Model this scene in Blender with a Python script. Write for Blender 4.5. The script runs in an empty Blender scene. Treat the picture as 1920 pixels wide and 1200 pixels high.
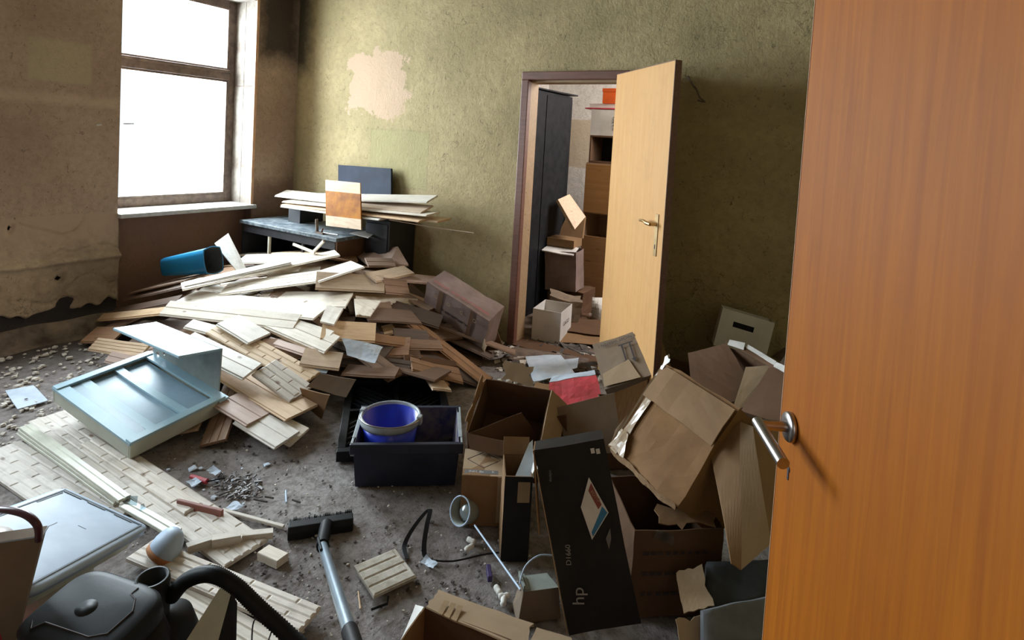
import bpy, math, random
import numpy as np
from mathutils import Vector, Matrix, noise
PI = math.pi
rnd = random.Random(7)
SC = bpy.context.scene
COL = SC.collection
# ------------------------------------------------------------------ camera
F, PPX, PPY = 1067.0, 960.0, 318.0
PITCH, ROLL, YAW, EYE = math.radians(2.8), math.radians(3.3), math.radians(30.9), 1.56
FW = Vector((-math.sin(YAW)*math.cos(PITCH), math.cos(YAW)*math.cos(PITCH), -math.sin(PITCH)))
R0 = Vector((math.cos(YAW), math.sin(YAW), 0)); U0 = R0.cross(FW)
RT = R0*math.cos(ROLL)+U0*math.sin(ROLL); UP = -R0*math.sin(ROLL)+U0*math.cos(ROLL)
EYEP = Vector((0, 0, EYE))
cam = bpy.data.cameras.new('camera'); camo = bpy.data.objects.new('camera', cam); COL.objects.link(camo)
m = Matrix.Identity(4)
for i in range(3):
    m[i][0], m[i][1], m[i][2], m[i][3] = RT[i], UP[i], -FW[i], EYEP[i]
camo.matrix_world = m
cam.sensor_fit = 'HORIZONTAL'; cam.sensor_width = 36; cam.lens = 36*F/1920
cam.shift_x = 0; cam.shift_y = -(600-PPY)/1920.0
cam.clip_start = 0.02; cam.clip_end = 200
SC.camera = camo
# ------------------------------------------------------------------ light and exposure
w = bpy.data.worlds.new('daylight'); SC.world = w; w.use_nodes = True
bg = w.node_tree.nodes['Background']; bg.inputs[0].default_value = (0.86, 0.94, 1.0, 1); bg.inputs[1].default_value = 1.6
def area(name, loc, direction, sx, sy, power, col):
    l = bpy.data.lights.new(name, 'AREA'); l.shape = 'RECTANGLE'; l.size = sx; l.size_y = sy
    l.energy = power; l.color = col
    o = bpy.data.objects.new(name, l); COL.objects.link(o)
    o.location = loc; o.rotation_euler = Vector(direction).to_track_quat('-Z', 'Y').to_euler()
    return o
area('window_daylight', (-5.35, 2.72, 1.95), (1, -.12, -.22), 1.3, 2.2, 520, (.86, .95, 1.0))
area('window_daylight', (-5.35, 0.10, 1.95), (1, -.15, -.55), 1.9, 2.2, 280, (.82, .93, 1.0))
area('back_room_daylight', (-.6, 5.1, 2.3), (-1, 0.05, -.35), .9, 1.0, 95, (1.0, .96, .93))
area('hall_fill', (.75, -.6, 1.9), (-.75, .55, -.3), .8, 1.4, 6, (1.0, .86, .72))  # added warm fill from the doorway behind the camera, source unseen
SC.view_settings.view_transform = 'Standard'; SC.view_settings.look = 'None'
SC.view_settings.gamma = 1; SC.view_settings.use_curve_mapping = False
SC.view_settings.exposure = 0.0
# ------------------------------------------------------------------ photograph pixel -> point in the room
def ray(px, py): return FW+RT*((px-PPX)/F)-UP*((py-PPY)/F)
def atz(px, py, h=0.0):
    d = ray(px, py); return EYEP+d*((h-EYE)/d.z)
def atY(px, py, Y):
    d = ray(px, py); return EYEP+d*(Y/d.y)
def atX(px, py, X):
    d = ray(px, py); return EYEP+d*(X/d.x)
HP = [(-4.6,3.0,.40),(-4.1,3.0,.46),(-3.6,3.05,.56),(-3.1,3.45,.55),(-2.75,3.55,.42),(-2.2,3.5,.10),(-1.9,3.0,.02),
      (-2.15,2.5,.16),(-2.1,2.1,.10),(-2.05,1.7,.0),(-2.4,1.62,.05),(-3.0,1.6,.06),(-3.6,1.6,.05),(-4.3,1.7,.02),(-4.6,1.9,.04),(-4.6,2.4,.30),
      (-4.0,2.4,.40),(-3.3,2.7,.47),(-2.75,2.6,.36),(-2.8,2.05,.20),(-3.5,2.1,.26),(-2.5,3.1,.28),(-2.45,1.85,.08),
      (-1.7,2.2,0),(-1.6,1.5,0),(-2.4,1.1,0),(-3.6,1.0,0),(-4.7,1.2,0),(-1.5,3.3,0),(-3.0,3.1,.52),(-3.7,3.65,.5)]
def heap(x, y):
    s = t = 0.0
    for (a, b, h) in HP:
        d2 = (x-a)**2+(y-b)**2+.004
        k = 1/d2**1.6; s += k; t += k*h
    return t/s
def onheap(px, py, lift=0.0, cap=None):
    d = ray(px, py); prev = None
    t = 1.2
    while t < 7.5:
        p = EYEP+d*t
        if p.y > 3.66 or p.x < -4.72:
            return p
        if p.z <= heap(p.x, p.y)+lift: return p
        t += .004
    return p
# ------------------------------------------------------------------ materials
MATS = {}
class NT:
    def __init__(s, name):
        s.m = bpy.data.materials.new(name); s.m.use_nodes = True; s.t = s.m.node_tree; s.n = s.t.nodes
        s.b = s.n['Principled BSDF']; s.out = s.n['Material Output']
        MATS[name] = s.m
    def new(s, typ, **kw):
        o = s.n.new(typ)
        for k, v in kw.items():
            if k in o.inputs.keys() if isinstance(k, str) else False: pass
            setattr(o, k, v)
        return o
    def link(s, a, b): s.t.links.new(a, b)
    def coord(s, kind='Object', scale=(1, 1, 1), rot=(0, 0, 0), loc=(0, 0, 0)):
        if kind == 'World':
            g = s.n.new('ShaderNodeNewGeometry'); src = g.outputs['Position']
        else:
            g = s.n.new('ShaderNodeTexCoord'); src = g.outputs[kind]
        mp = s.n.new('ShaderNodeMapping'); mp.inputs['Scale'].default_value = scale
        mp.inputs['Rotation'].default_value = rot; mp.inputs['Location'].default_value = loc
        s.link(src, mp.inputs[0]); return mp.outputs[0]
    def noise(s, vec, scale=5, detail=4, rough=.6, dist=0.0):
        o = s.n.new('ShaderNodeTexNoise'); o.inputs['Scale'].default_value = scale; o.inputs['Detail'].default_value = detail
        o.inputs['Roughness'].default_value = rough; o.inputs['Distortion'].default_value = dist
        if vec is not None: s.link(vec, o.inputs['Vector'])
        return o.outputs['Fac']
    def ramp(s, fac, stops, interp='LINEAR'):
        o = s.n.new('ShaderNodeValToRGB'); cr = o.color_ramp; cr.interpolation = interp
        while len(cr.elements) < len(stops): cr.elements.new(.5)
        for e, (p, c) in zip(cr.elements, stops):
            e.position = p; e.color = (c[0], c[1], c[2], 1) if not isinstance(c, (int, float)) else (c, c, c, 1)
        s.link(fac, o.inputs[0]); return o.outputs[0]
    def mix(s, fac, a, b, mode='MIX'):
        o = s.n.new('ShaderNodeMix'); o.data_type = 'RGBA'; o.blend_type = mode
        for sock, v in ((o.inputs[0], fac), (o.inputs[6], a), (o.inputs[7], b)):
            if isinstance(v, (int, float)): sock.default_value = v if sock is o.inputs[0] else (v, v, v, 1)
            elif isinstance(v, (tuple, list)): sock.default_value = (v[0], v[1], v[2], 1)
            else: s.link(v, sock)
        return o.outputs[2]
    def math(s, op, a, b=None, c=None):
        o = s.n.new('ShaderNodeMath'); o.operation = op
        for i, v in enumerate((a, b, c)):
            if v is None: continue
            if isinstance(v, (int, float)): o.inputs[i].default_value = v
            else: s.link(v, o.inputs[i])
        return o.outputs[0]
    def bump(s, h, strength=.3, dist=.01, prev=None):
        o = s.n.new('ShaderNodeBump'); o.inputs['Strength'].default_value = strength; o.inputs['Distance'].default_value = dist
        s.link(h, o.inputs['Height'])
        if prev is not None: s.link(prev, o.inputs['Normal'])
        s.link(o.outputs[0], s.b.inputs['Normal']); return o.outputs[0]
    def col(s, c):
        if isinstance(c, (tuple, list)): s.b.inputs['Base Color'].default_value = (c[0], c[1], c[2], 1)
        else: s.link(c, s.b.inputs['Base Color'])
    def rough(s, r):
        if isinstance(r, (int, float)): s.b.inputs['Roughness'].default_value = r
        else: s.link(r, s.b.inputs['Roughness'])
def simple(name, c, r=.6, metal=0, c2=None, sc=8, bump=.1, bs=40, spec=None):
    n = NT(name); v = n.coord()
    c2 = c2 or tuple(x*.72 for x in c)
    f = n.noise(v, sc, 5, .62)
    n.col(n.ramp(f, [(.35, c2), (.62, c)])); n.rough(r); n.b.inputs['Metallic'].default_value = metal
    if spec is not None: n.b.inputs['Specular IOR Level'].default_value = spec
    if bump: n.bump(n.noise(v, bs, 3, .6), bump, .004)
    return n.m
def wood(name, c1, c2, knots=(.16, .08, .035), rough=.62, vary=.25, dirt=.25, sx=1.0):
    n = NT(name)
    info = n.n.new('ShaderNodeObjectInfo')
    rv = n.n.new('ShaderNodeVectorMath'); rv.operation = 'MULTIPLY_ADD'
    tc = n.n.new('ShaderNodeTexCoord')
    comb = n.n.new('ShaderNodeCombineXYZ'); r7 = n.math('MULTIPLY', info.outputs['Random'], 37.0)
    n.link(r7, comb.inputs[0]); n.link(r7, comb.inputs[1])
    rv.inputs[1].default_value = (1, 1, 1)
    n.link(tc.outputs['Object'], rv.inputs[0]); n.link(comb.outputs[0], rv.inputs[2])
    mp = n.n.new('ShaderNodeMapping'); mp.inputs['Scale'].default_value = (1.2*sx, 16, 16); n.link(rv.outputs[0], mp.inputs[0])
    g = n.noise(mp.outputs[0], 3.2, 6, .65, .9)
    mp2 = n.n.new('ShaderNodeMapping'); mp2.inputs['Scale'].default_value = (3.2*sx, 7, 7); n.link(rv.outputs[0], mp2.inputs[0])
    vo = n.n.new('ShaderNodeTexVoronoi'); vo.inputs['Scale'].default_value = 1.6; n.link(mp2.outputs[0], vo.inputs['Vector'])
    kn = n.ramp(vo.outputs['Distance'], [(.05, 1.0), (.12, 0.0)])
    base = n.ramp(g, [(.3, c2), (.7, c1)])
    base = n.mix(n.math('MULTIPLY', n.math('ADD', kn, 0.0), .85), base, knots)
    d = n.noise(rv.outputs[0], 9, 5, .7)
    base = n.mix(n.ramp(d, [(.5, 0.0), (.75, dirt)]), base, (.13, .10, .075))
    val = n.math('MULTIPLY_ADD', info.outputs['Random'], vary, 1-vary*.6)
    hs = n.n.new('ShaderNodeHueSaturation'); n.link(base, hs.inputs['Color']); n.link(val, hs.inputs['Value'])
    n.link(n.math('MULTIPLY_ADD', info.outputs['Random'], .35, .8), hs.inputs['Saturation'])
    n.col(hs.outputs[0]); n.rough(rough)
    n.bump(g, .18, .003)
    return n.m
M = {}
M['pale'] = wood('pale_pine', (.72, .66, .58), (.56, .49, .40))
M['tan'] = wood('tan_pine', (.62, .46, .31), (.47, .32, .20))
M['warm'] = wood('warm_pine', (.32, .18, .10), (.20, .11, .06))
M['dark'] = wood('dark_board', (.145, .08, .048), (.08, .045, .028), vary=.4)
M['emb'] = wood('stamped_pine', (.68, .63, .57), (.52, .46, .40), dirt=.45)
M['embtan'] = wood('stamped_tan_pine', (.58, .42, .26), (.44, .30, .17), dirt=.2)
M['reddish'] = wood('reddish_pine', (.56, .37, .28), (.42, .26, .19), dirt=.1)
M['orange_veneer'] = wood('orange_veneer', (.34, .115, .024), (.25, .074, .015), knots=(.27, .095, .03), rough=.58, vary=0, dirt=.12, sx=.5)
M['beige_veneer'] = wood('beige_veneer', (.60, .375, .20), (.55, .32, .155), knots=(.55, .32, .16), rough=.55, vary=0, dirt=.12, sx=.5)
M['brown_veneer'] = wood('brown_veneer', (.36, .20, .09), (.27, .14, .06), rough=.5, vary=0, dirt=.15, sx=.5)
M['door_trim'] = wood('dark_red_trim', (.17, .07, .045), (.10, .04, .028), rough=.5, vary=0, dirt=.3)
M['window_wood'] = simple('old_window_paint', (.17, .12, .09), .7, c2=(.08, .055, .045), sc=14, bump=.4)
M['reveal'] = simple('panelled_reveal', (.24, .22, .19), .85, c2=(.10, .07, .05), sc=4, bump=.3)
M['casing'] = simple('orange_casing', (.60, .36, .22), .55, c2=(.42, .22, .13), sc=5)
M['sill'] = simple('painted_sill', (.55, .56, .55), .55, c2=(.36, .35, .33), sc=9)
def card(name, c, c2=None):
    n = NT(name); v = n.coord()
    c2 = c2 or tuple(x*.78 for x in c)
    a = n.ramp(n.noise(v, 5, 5, .6), [(.3, c2), (.65, c)])
    st = n.n.new('ShaderNodeTexWave'); st.inputs['Scale'].default_value = 55; st.inputs['Distortion'].default_value = .6
    n.link(v, st.inputs['Vector'])
    n.col(a); n.rough(.8); n.b.inputs['Specular IOR Level'].default_value = .25
    b = n.bump(st.outputs['Fac'], .05, .002); n.bump(n.noise(v, 14, 4, .6), .25, .006, b)
    return n.m
M['card'] = card('cardboard', (.25, .145, .072))
M['card_dark'] = card('dark_cardboard', (.125, .066, .036))  # dark card tone, also standing in for shade on cartons
M['card_light'] = card('light_cardboard', (.38, .27, .17))
M['card_grey'] = card('greyish_cardboard', (.23, .17, .12))
M['card_pink'] = card('printed_cardboard', (.25, .18, .155), (.16, .11, .095))
M['card_gold'] = card('taped_cardboard', (.225, .115, .042), (.15, .072, .027))
M['tape'] = simple('packing_tape', (.40, .28, .17), .22, bump=.25, bs=20)
M['white_tape'] = simple('white_torn_film', (.75, .72, .68), .35)
M['ink'] = simple('dark_print', (.045, .03, .03), .7, bump=0)
M['ink_red'] = simple('red_print', (.36, .07, .07), .7, bump=0)
M['grey_print'] = simple('grey_print_bar', (.16, .15, .15), .7, bump=0)
M['white_print'] = simple('white_print', (.62, .60, .58), .6, bump=0)
M['blue_print'] = simple('blue_print', (.03, .17, .33), .5, bump=0)
M['red_print_strip'] = simple('maroon_print', (.22, .05, .04), .6, bump=0)
M['black_card'] = simple('black_glossy_card', (.010, .009, .009), .5, c2=(.015, .013, .013), spec=.25)
M['black'] = simple('black_plastic', (.009, .010, .011), .5, c2=(.016, .016, .018), sc=12, spec=.14)
M['black_dusty'] = simple('dusty_black_plastic', (.014, .018, .022), .5, c2=(.024, .027, .03), sc=10, spec=.18)
M['navy'] = simple('navy_plastic', (.006, .010, .030), .5, c2=(.014, .018, .04), sc=7)
M['crate_in'] = simple('dusty_crate_inside', (.015, .022, .10), .75, c2=(.17, .14, .125), sc=9)
M['blue'] = simple('blue_plastic', (.012, .045, .62), .32, c2=(.010, .035, .50), sc=3, bump=.02)
M['rim_grey'] = simple('grey_plastic_rim', (.36, .40, .42), .4, c2=(.22, .25, .28))
M['turq'] = simple('turquoise_plastic', (.012, .22, .42), .3, c2=(.01, .15, .32), sc=3, bump=.03)
M['aqua'] = simple('pale_aqua_plastic', (.34, .50, .58), .45, c2=(.27, .42, .50), sc=3, bump=.02)
M['aqua_side'] = simple('cream_plastic_side', (.50, .52, .44), .4, c2=(.40, .42, .36), sc=4, bump=.02)
M['aqua_glass'] = simple('frosted_inset', (.28, .40, .50), .4, c2=(.22, .31, .36), sc=3, bump=.01)
M['metal_grey'] = simple('grey_painted_metal', (.30, .33, .31), .5, c2=(.20, .23, .21), sc=6)
M['white_plastic'] = simple('white_moulded_plastic', (.44, .55, .70), .5, c2=(.36, .46, .60), sc=6, bump=.05)
M['groove'] = simple('moulded_groove', (.12, .15, .19), .6, bump=0)
M['cream_metal'] = simple('cream_painted_metal', (.60, .60, .50), .4, c2=(.46, .46, .38), sc=6)
M['steel'] = simple('brushed_steel', (.46, .44, .43), .3, 1.0, c2=(.33, .30, .29), sc=12, bump=.02)
M['tube_steel'] = simple('chromed_tube', (.42, .52, .60), .3, .7, c2=(.34, .42, .50), sc=8, bump=.02)
M['brass'] = simple('worn_brass', (.62, .45, .24), .35, .8, c2=(.45, .31, .16), bump=.02)
M['paper'] = simple('pale_paper', (.55, .62, .72), .75, c2=(.42, .50, .60), sc=10)
M['white_card'] = simple('white_cardboard', (.70, .67, .63), .7, c2=(.56, .53, .50), sc=3, bump=.05)
M['red'] = simple('red_plastic_sheet', (.60, .065, .09), .5, c2=(.38, .05, .06), sc=9, bump=.15)
M['dark_red'] = simple('dark_red_plastic', (.09, .02, .03), .35)
M['pinkwhite'] = simple('dirty_white_plastic', (.50, .42, .38), .4)
M['amber'] = simple('amber_stained_board', (.42, .15, .004), .6, c2=(.20, .055, .002), sc=9, bump=.05, spec=.15)
M['desk_top'] = simple('scratched_dark_laminate', (.20, .23, .25), .45, c2=(.035, .05, .065), sc=22, bump=.2)
M['desk'] = simple('dark_desk_board', (.022, .022, .026), .5, c2=(.012, .012, .014))
M['dark_panel'] = simple('blue_black_panel', (.022, .030, .052), .7, c2=(.012, .016, .030), sc=4, bump=.03, spec=.2)
M['foam'] = simple('white_foam', (.75, .73, .68), .8)
M['plasterbit'] = simple('plaster_crumbs', (.62, .58, .52), .9, c2=(.40, .35, .30), sc=20)
M['grit'] = simple('dark_grit', (.10, .085, .075), .9, c2=(.05, .04, .035), sc=20)
M['stone'] = simple('cast_stone_tile', (.50, .46, .40), .85, c2=(.32, .28, .22), sc=18, bump=.4, bs=60)
M['fabric'] = simple('grey_fabric', (.055, .06, .065), .9, c2=(.03, .033, .036), sc=8, bump=.3)
M['fabric_light'] = simple('light_grey_fabric', (.17, .18, .19), .8, c2=(.10, .105, .115), sc=6, bump=.3)
M['orange'] = simple('orange_card', (.75, .12, .015), .6, c2=(.6, .09, .01))
M['rust'] = simple('rusty_foam', (.42, .17, .06), .8, c2=(.28, .10, .03))
M['purple'] = simple('purple_plastic', (.05, .03, .12), .5)
M['bulb'] = simple('silvered_reflector', (.38, .43, .44), .25, .5, c2=(.30, .34, .35), bump=.02)

M['screw'] = simple('dull_screws', (.20, .19, .19), .5, .4, c2=(.10, .09, .09), bump=0)
def project(p):
    d = Vector(p)-EYEP; z = d.dot(FW)
    return (PPX+F*d.dot(RT)/z, PPY-F*d.dot(UP)/z)
def zfor(x, y, py):
    lo, hi = 0.0, 2.5
    for _ in range(40):
        m_ = (lo+hi)/2
        if project((x, y, m_))[1] > py: lo = m_
        else: hi = m_
    return lo

M['dim_print'] = simple('dim_grey_print', (.26, .245, .24), .6, bump=0)
M['redbrown'] = simple('red_brown_wood', (.30, .11, .08), .6, c2=(.22, .08, .06))
M['footing'] = simple('dirty_footing', (.24, .185, .135), .9, c2=(.075, .055, .045), sc=5, bump=.6, bs=30)
M['lining'] = wood('worn_jamb_lining', (.36, .25, .14), (.28, .18, .10), rough=.6, vary=0, dirt=.3)
for k_ in ('orange_veneer', 'beige_veneer'):
    M[k_].node_tree.nodes['Principled BSDF'].inputs['Specular IOR Level'].default_value = .2
# ---------- special materials: walls, floor, glass, film
def wall_mat(name, c1, c2, stain, patch=None, marks=True, rough_bump=.9, base_dirt=None):
    n = NT(name); v = n.coord('World')
    a = n.ramp(n.noise(v, 1.3, 6, .62), [(.36, c2), (.62, c1)])
    a = n.mix(n.ramp(n.noise(v, 22, 4, .7), [(.42, .0), (.70, .5)]), a, tuple(x*.55 for x in c1))
    if marks:
        mk = n.coord('World', (3.1, 3.1, 2.2))
        sp = n.ramp(n.noise(mk, 9, 6, .8, 1.6), [(.585, 0.0), (.64, .65)])
        a = n.mix(sp, a, stain)
        vo = n.n.new('ShaderNodeTexVoronoi'); vo.feature = 'DISTANCE_TO_EDGE'; vo.inputs['Scale'].default_value = 1.1
        dv = n.n.new('ShaderNodeVectorMath'); dv.operation = 'ADD'
        nz = n.n.new('ShaderNodeTexNoise'); nz.inputs['Scale'].default_value = 3.5; nz.inputs['Detail'].default_value = 5
        n.link(v, nz.inputs['Vector']); n.link(v, dv.inputs[0]); n.link(nz.outputs['Color'], dv.inputs[1]); n.link(dv.outputs[0], vo.inputs['Vector'])
        cr = n.ramp(vo.outputs['Distance'], [(.0, .55), (.006, 0.0)])
        cr = n.math('MULTIPLY', cr, n.ramp(n.noise(v, 1.7, 2), [(.48, 0.0), (.6, 1.0)]))
        a = n.mix(cr, a, stain)
    sep = n.n.new('ShaderNodeSeparateXYZ'); n.link(v, sep.inputs[0])
    wob = n.math('MULTIPLY', n.math('SUBTRACT', n.noise(v, 7, 5, .7), .5), .22)
    def boxmask(ax0, lo0, hi0, lo2, hi2, soft, wobble=1.0):
        ww = n.math('MULTIPLY', wob, wobble)
        x = n.math('ADD', sep.outputs[ax0], ww); z = n.math('ADD', sep.outputs[2], ww)
        dx = n.math('SUBTRACT', n.math('ABSOLUTE', n.math('SUBTRACT', x, (lo0+hi0)/2)), (hi0-lo0)/2)
        dz = n.math('SUBTRACT', n.math('ABSOLUTE', n.math('SUBTRACT', z, (lo2+hi2)/2)), (hi2-lo2)/2)
        d = n.math('MAXIMUM', dx, dz)
        return n.ramp(n.math('ADD', d, .5), [(.5-soft, 1.0), (.5+soft, 0.0)])
    for (ax, l0, h0, l2, h2, soft, wb, c, k) in (patch or []):
        a = n.mix(n.math('MULTIPLY', boxmask(ax, l0, h0, l2, h2, soft, wb), k), a, c)
    n.col(a); n.rough(.88); n.b.inputs['Specular IOR Level'].default_value = .25
    b = n.bump(n.noise(v, 55, 4, .7), rough_bump, .006); n.bump(n.noise(v, 4, 5, .6), .35, .03, b)
    return n.m
M['wall_back'] = wall_mat('olive_plaster', (.44, .35, .19), (.31, .25, .13), (.06, .05, .03), [
    (0, -4.04, -3.36, 1.74, 2.28, .008, 2.3, (.46, .33, .225), 1.0),
    (0, -3.74, -3.06, 1.10, 1.61, .004, .12, (.24, .22, .11), .35),
    (0, -3.725, -3.075, 1.115, 1.595, .004, .12, (.34, .30, .15), .55),
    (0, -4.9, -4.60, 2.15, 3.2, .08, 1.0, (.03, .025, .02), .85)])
M['wall_left'] = wall_mat('brown_plaster', (.43, .315, .235), (.33, .225, .165), (.06, .04, .03), [
    (1, 1.60, 1.97, 1.79, 2.08, .012, .1, (.42, .36, .23), .6),
    (1, -2, 2.15, 1.64, 1.71, .02, .3, (.54, .41, .29), .45),
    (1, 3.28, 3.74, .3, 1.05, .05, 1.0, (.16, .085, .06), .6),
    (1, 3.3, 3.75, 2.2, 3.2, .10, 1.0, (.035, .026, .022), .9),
    (1, 2.14, 3.30, 0, .84, .01, .0, (.19, .10, .065), .8)])
M['plaster'] = wall_mat('flaking_plaster', (.55, .44, .31), (.42, .32, .22), (.07, .045, .035), [(1, -3, 4, .62, 1.2, .10, .8, (.40, .29, .215), .9), (1, 1.7, 2.3, .25, .60, .10, 2.2, (.16, .115, .085), .55)], rough_bump=.5)
M['mould'] = wall_mat('mouldy_masonry', (.055, .045, .042), (.03, .024, .024), (.02, .015, .015))
M['wall_white'] = wall_mat('white_limewash', (.66, .62, .57), (.58, .53, .47), (.22, .17, .12), [
    (0, -4, 0, 1.30, 1.86, .01, .35, (.46, .36, .24), .8)])
M['ceil'] = wall_mat('ceiling_paint', (.26, .22, .15), (.20, .17, .12), (.1, .08, .05))
n = NT('dusty_concrete'); v = n.coord('World')
a = n.ramp(n.noise(v, 2.2, 6, .65), [(.3, (.15, .125, .115)), (.68, (.34, .315, .305))])
a = n.mix(n.ramp(n.noise(v, 26, 5, .75), [(.44, 0.0), (.66, .7)]), a, (.085, .068, .058))
a = n.mix(n.ramp(n.noise(v, 60, 3, .8), [(.66, 0.0), (.72, .7)]), a, (.40, .37, .34))
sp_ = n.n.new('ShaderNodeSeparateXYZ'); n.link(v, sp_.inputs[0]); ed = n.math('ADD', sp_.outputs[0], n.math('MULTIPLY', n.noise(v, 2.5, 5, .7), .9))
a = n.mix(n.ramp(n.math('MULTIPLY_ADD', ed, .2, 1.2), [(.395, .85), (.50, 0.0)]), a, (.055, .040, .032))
n.col(a); n.rough(.92); n.b.inputs['Specular IOR Level'].default_value = .2
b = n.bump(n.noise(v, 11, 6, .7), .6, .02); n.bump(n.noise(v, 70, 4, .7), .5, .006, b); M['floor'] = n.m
n = NT('back_room_rubbish_floor'); v = n.coord('World')
n.col(n.ramp(n.noise(v, 6, 6, .7, .5), [(.35, (.08, .055, .04)), (.6, (.22, .16, .12))])); n.rough(.9); n.bump(n.noise(v, 14, 5, .7), .6, .02); M['floor2'] = n.m
def glassy(name, tint, gloss=.12):
    n = NT(name); n.n.remove(n.b)
    tr = n.n.new('ShaderNodeBsdfTransparent'); tr.inputs[0].default_value = (*tint, 1)
    gl = n.n.new('ShaderNodeBsdfGlossy'); gl.inputs['Roughness'].default_value = .08
    mx = n.n.new('ShaderNodeMixShader'); mx.inputs[0].default_value = gloss
    n.link(tr.outputs[0], mx.inputs[1]); n.link(gl.outputs[0], mx.inputs[2]); n.link(mx.outputs[0], n.out.inputs[0]); return n.m
M['glass'] = glassy('window_glass', (.95, .97, .98), .06)
M['film'] = glassy('crinkled_plastic_film', (.75, .85, .9), .25)
# ------------------------------------------------------------------ mesh tools
class MB:
    def __init__(s): s.v = []; s.f = []; s.mi = []; s.sm = []
    def add(s, vs, fs, mi=0, sm=False):
        k = len(s.v); s.v += [Vector(p) for p in vs]
        for f in fs: s.f.append([i+k for i in f]); s.mi.append(mi); s.sm.append(sm)
        return s
    def box(s, x0, x1, y0, y1, z0, z1, mi=0, T=None):
        vs = [Vector((x, y, z)) for z in (z0, z1) for y in (y0, y1) for x in (x0, x1)]
        if T: vs = [T @ p for p in vs]
        return s.add(vs, [(0, 2, 3, 1), (4, 5, 7, 6), (0, 1, 5, 4), (2, 6, 7, 3), (0, 4, 6, 2), (1, 3, 7, 5)], mi)
    def tube(s, pts, r, n=10, mi=0, caps=True, rs=None):
        pts = [Vector(p) for p in pts]; k = len(pts); vs = []; up = Vector((0, 0, 1))
        prev = None
        for i, p in enumerate(pts):
            d = (pts[min(i+1, k-1)]-pts[max(i-1, 0)]).normalized()
            if prev is None:
                a = d.cross(up)
                if a.length < .05: a = d.cross(Vector((1, 0, 0)))
            else: a = prev-d*prev.dot(d)
            a.normalize(); prev = a; b = d.cross(a)
            rr = rs[i] if rs else r
            for j in range(n):
                t = 2*PI*j/n; vs.append(p+a*math.cos(t)*rr+b*math.sin(t)*rr)
        fs = [(i*n+j, i*n+(j+1) % n, (i+1)*n+(j+1) % n, (i+1)*n+j) for i in range(k-1) for j in range(n)]
        s.add(vs, fs, mi, True)
        if caps: s.add(vs[:n], [tuple(range(n))[::-1]], mi); s.add(vs[-n:], [tuple(range(n))], mi)
        return s
    def lathe(s, prof, T=None, n=28, mi=0, sx=1.0, sy=1.0):
        vs = []
        for (r, z) in prof:
            for j in range(n):
                t = 2*PI*j/n; vs.append(Vector((r*math.cos(t)*sx, r*math.sin(t)*sy, z)))
        if T: vs = [T @ p for p in vs]
        k = len(prof)
        fs = [(i*n+j, i*n+(j+1) % n, (i+1)*n+(j+1) % n, (i+1)*n+j) for i in range(k-1) for j in range(n)]
        return s.add(vs, fs, mi, True)
    def prism(s, poly, x0, x1, mi=0, T=None, skew=0.0, sag=0.0):
        n = len(poly); xs = [x0, (x0+x1)/2, x1] if sag else [x0, x1]; vs = []
        for i, x in enumerate(xs):
            for (y, z) in poly:
                sk = skew*y if i in (0, len(xs)-1) else 0
                vs.append(Vector((x+sk, y, z-(sag if 0 < i < len(xs)-1 else 0))))
        if T: vs = [T @ p for p in vs]
        fs = [(a*n+j, a*n+(j+1) % n, (a+1)*n+(j+1) % n, (a+1)*n+j) for a in range(len(xs)-1) for j in range(n)]
        fs += [tuple(range(n))[::-1], tuple(range((len(xs)-1)*n, len(xs)*n))]
        return s.add(vs, fs, mi)
WM = {}; BODY = {}
ON_BODY = ('tape', 'diamond_print', 'print_bar', 'label', 'lettering', 'print_line', 'arrow_print', 'torn_paper_patch', 'torn_film', 'print_mark', 'photo_print', 'frayed_edge', 'torn_edge')
def link(o, parent, T, name=None):
    if parent in BODY and o.name.split('.')[0] in ON_BODY: parent = BODY[parent]
    COL.objects.link(o); WM[o] = T
    if parent is not None:
        o.parent = parent; o.matrix_basis = WM[parent].inverted() @ T
    else: o.matrix_basis = T
    return o
def build(mb, name, mats, parent=None, T=None, bev=0, center=True, sub=0, weld=False):
    """one mesh object; without T the vertices are in room coordinates"""
    vs = mb.v
    if T is None:
        if center and vs:
            c = sum(vs, Vector())/len(vs); lo = min(p.z for p in vs)
            c.z = lo
            T = Matrix.Translation(c); vs = [p-c for p in vs]
        else: T = Matrix.Identity(4)
    me = bpy.data.meshes.new(name); me.from_pydata([tuple(p) for p in vs], [], mb.f)
    if not isinstance(mats, (list, tuple)): mats = [mats]
    for q in mats: me.materials.append(M[q] if isinstance(q, str) else q)
    me.polygons.foreach_set('material_index', mb.mi)
    me.polygons.foreach_set('use_smooth', mb.sm)
    me.update()
    o = bpy.data.objects.new(name, me); link(o, parent, T)
    if bev:
        b = o.modifiers.new('bevel', 'BEVEL'); b.width = bev; b.segments = 2; b.limit_method = 'ANGLE'; b.angle_limit = math.radians(40)
    if sub:
        q = o.modifiers.new('sub', 'SUBSURF'); q.levels = sub; q.render_levels = sub
    return o
def tag(o, label=None, cat=None, group=None, kind=None):
    if label: o['label'] = label
    if cat: o['category'] = cat
    if group: o['group'] = group
    if kind: o['kind'] = kind
    return o
def thing(name, label, cat, loc=(0, 0, 0), T=None, group=None, kind=None):
    o = bpy.data.objects.new(name, None); o.empty_display_size = .05
    link(o, None, T if T is not None else Matrix.Translation(Vector(loc)))
    return tag(o, label, cat, group, kind)
def copy_tree(o, T, label=None, group=None):
    c = o.copy(); COL.objects.link(c); c.parent = None; c.matrix_basis = T; WM[c] = T
    if label: c['label'] = label
    if group: c['group'] = group
    for ch in [x for x in WM if x.parent == o]:
        d = ch.copy(); COL.objects.link(d); d.parent = c; WM[d] = T @ ch.matrix_basis
    return c
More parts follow.
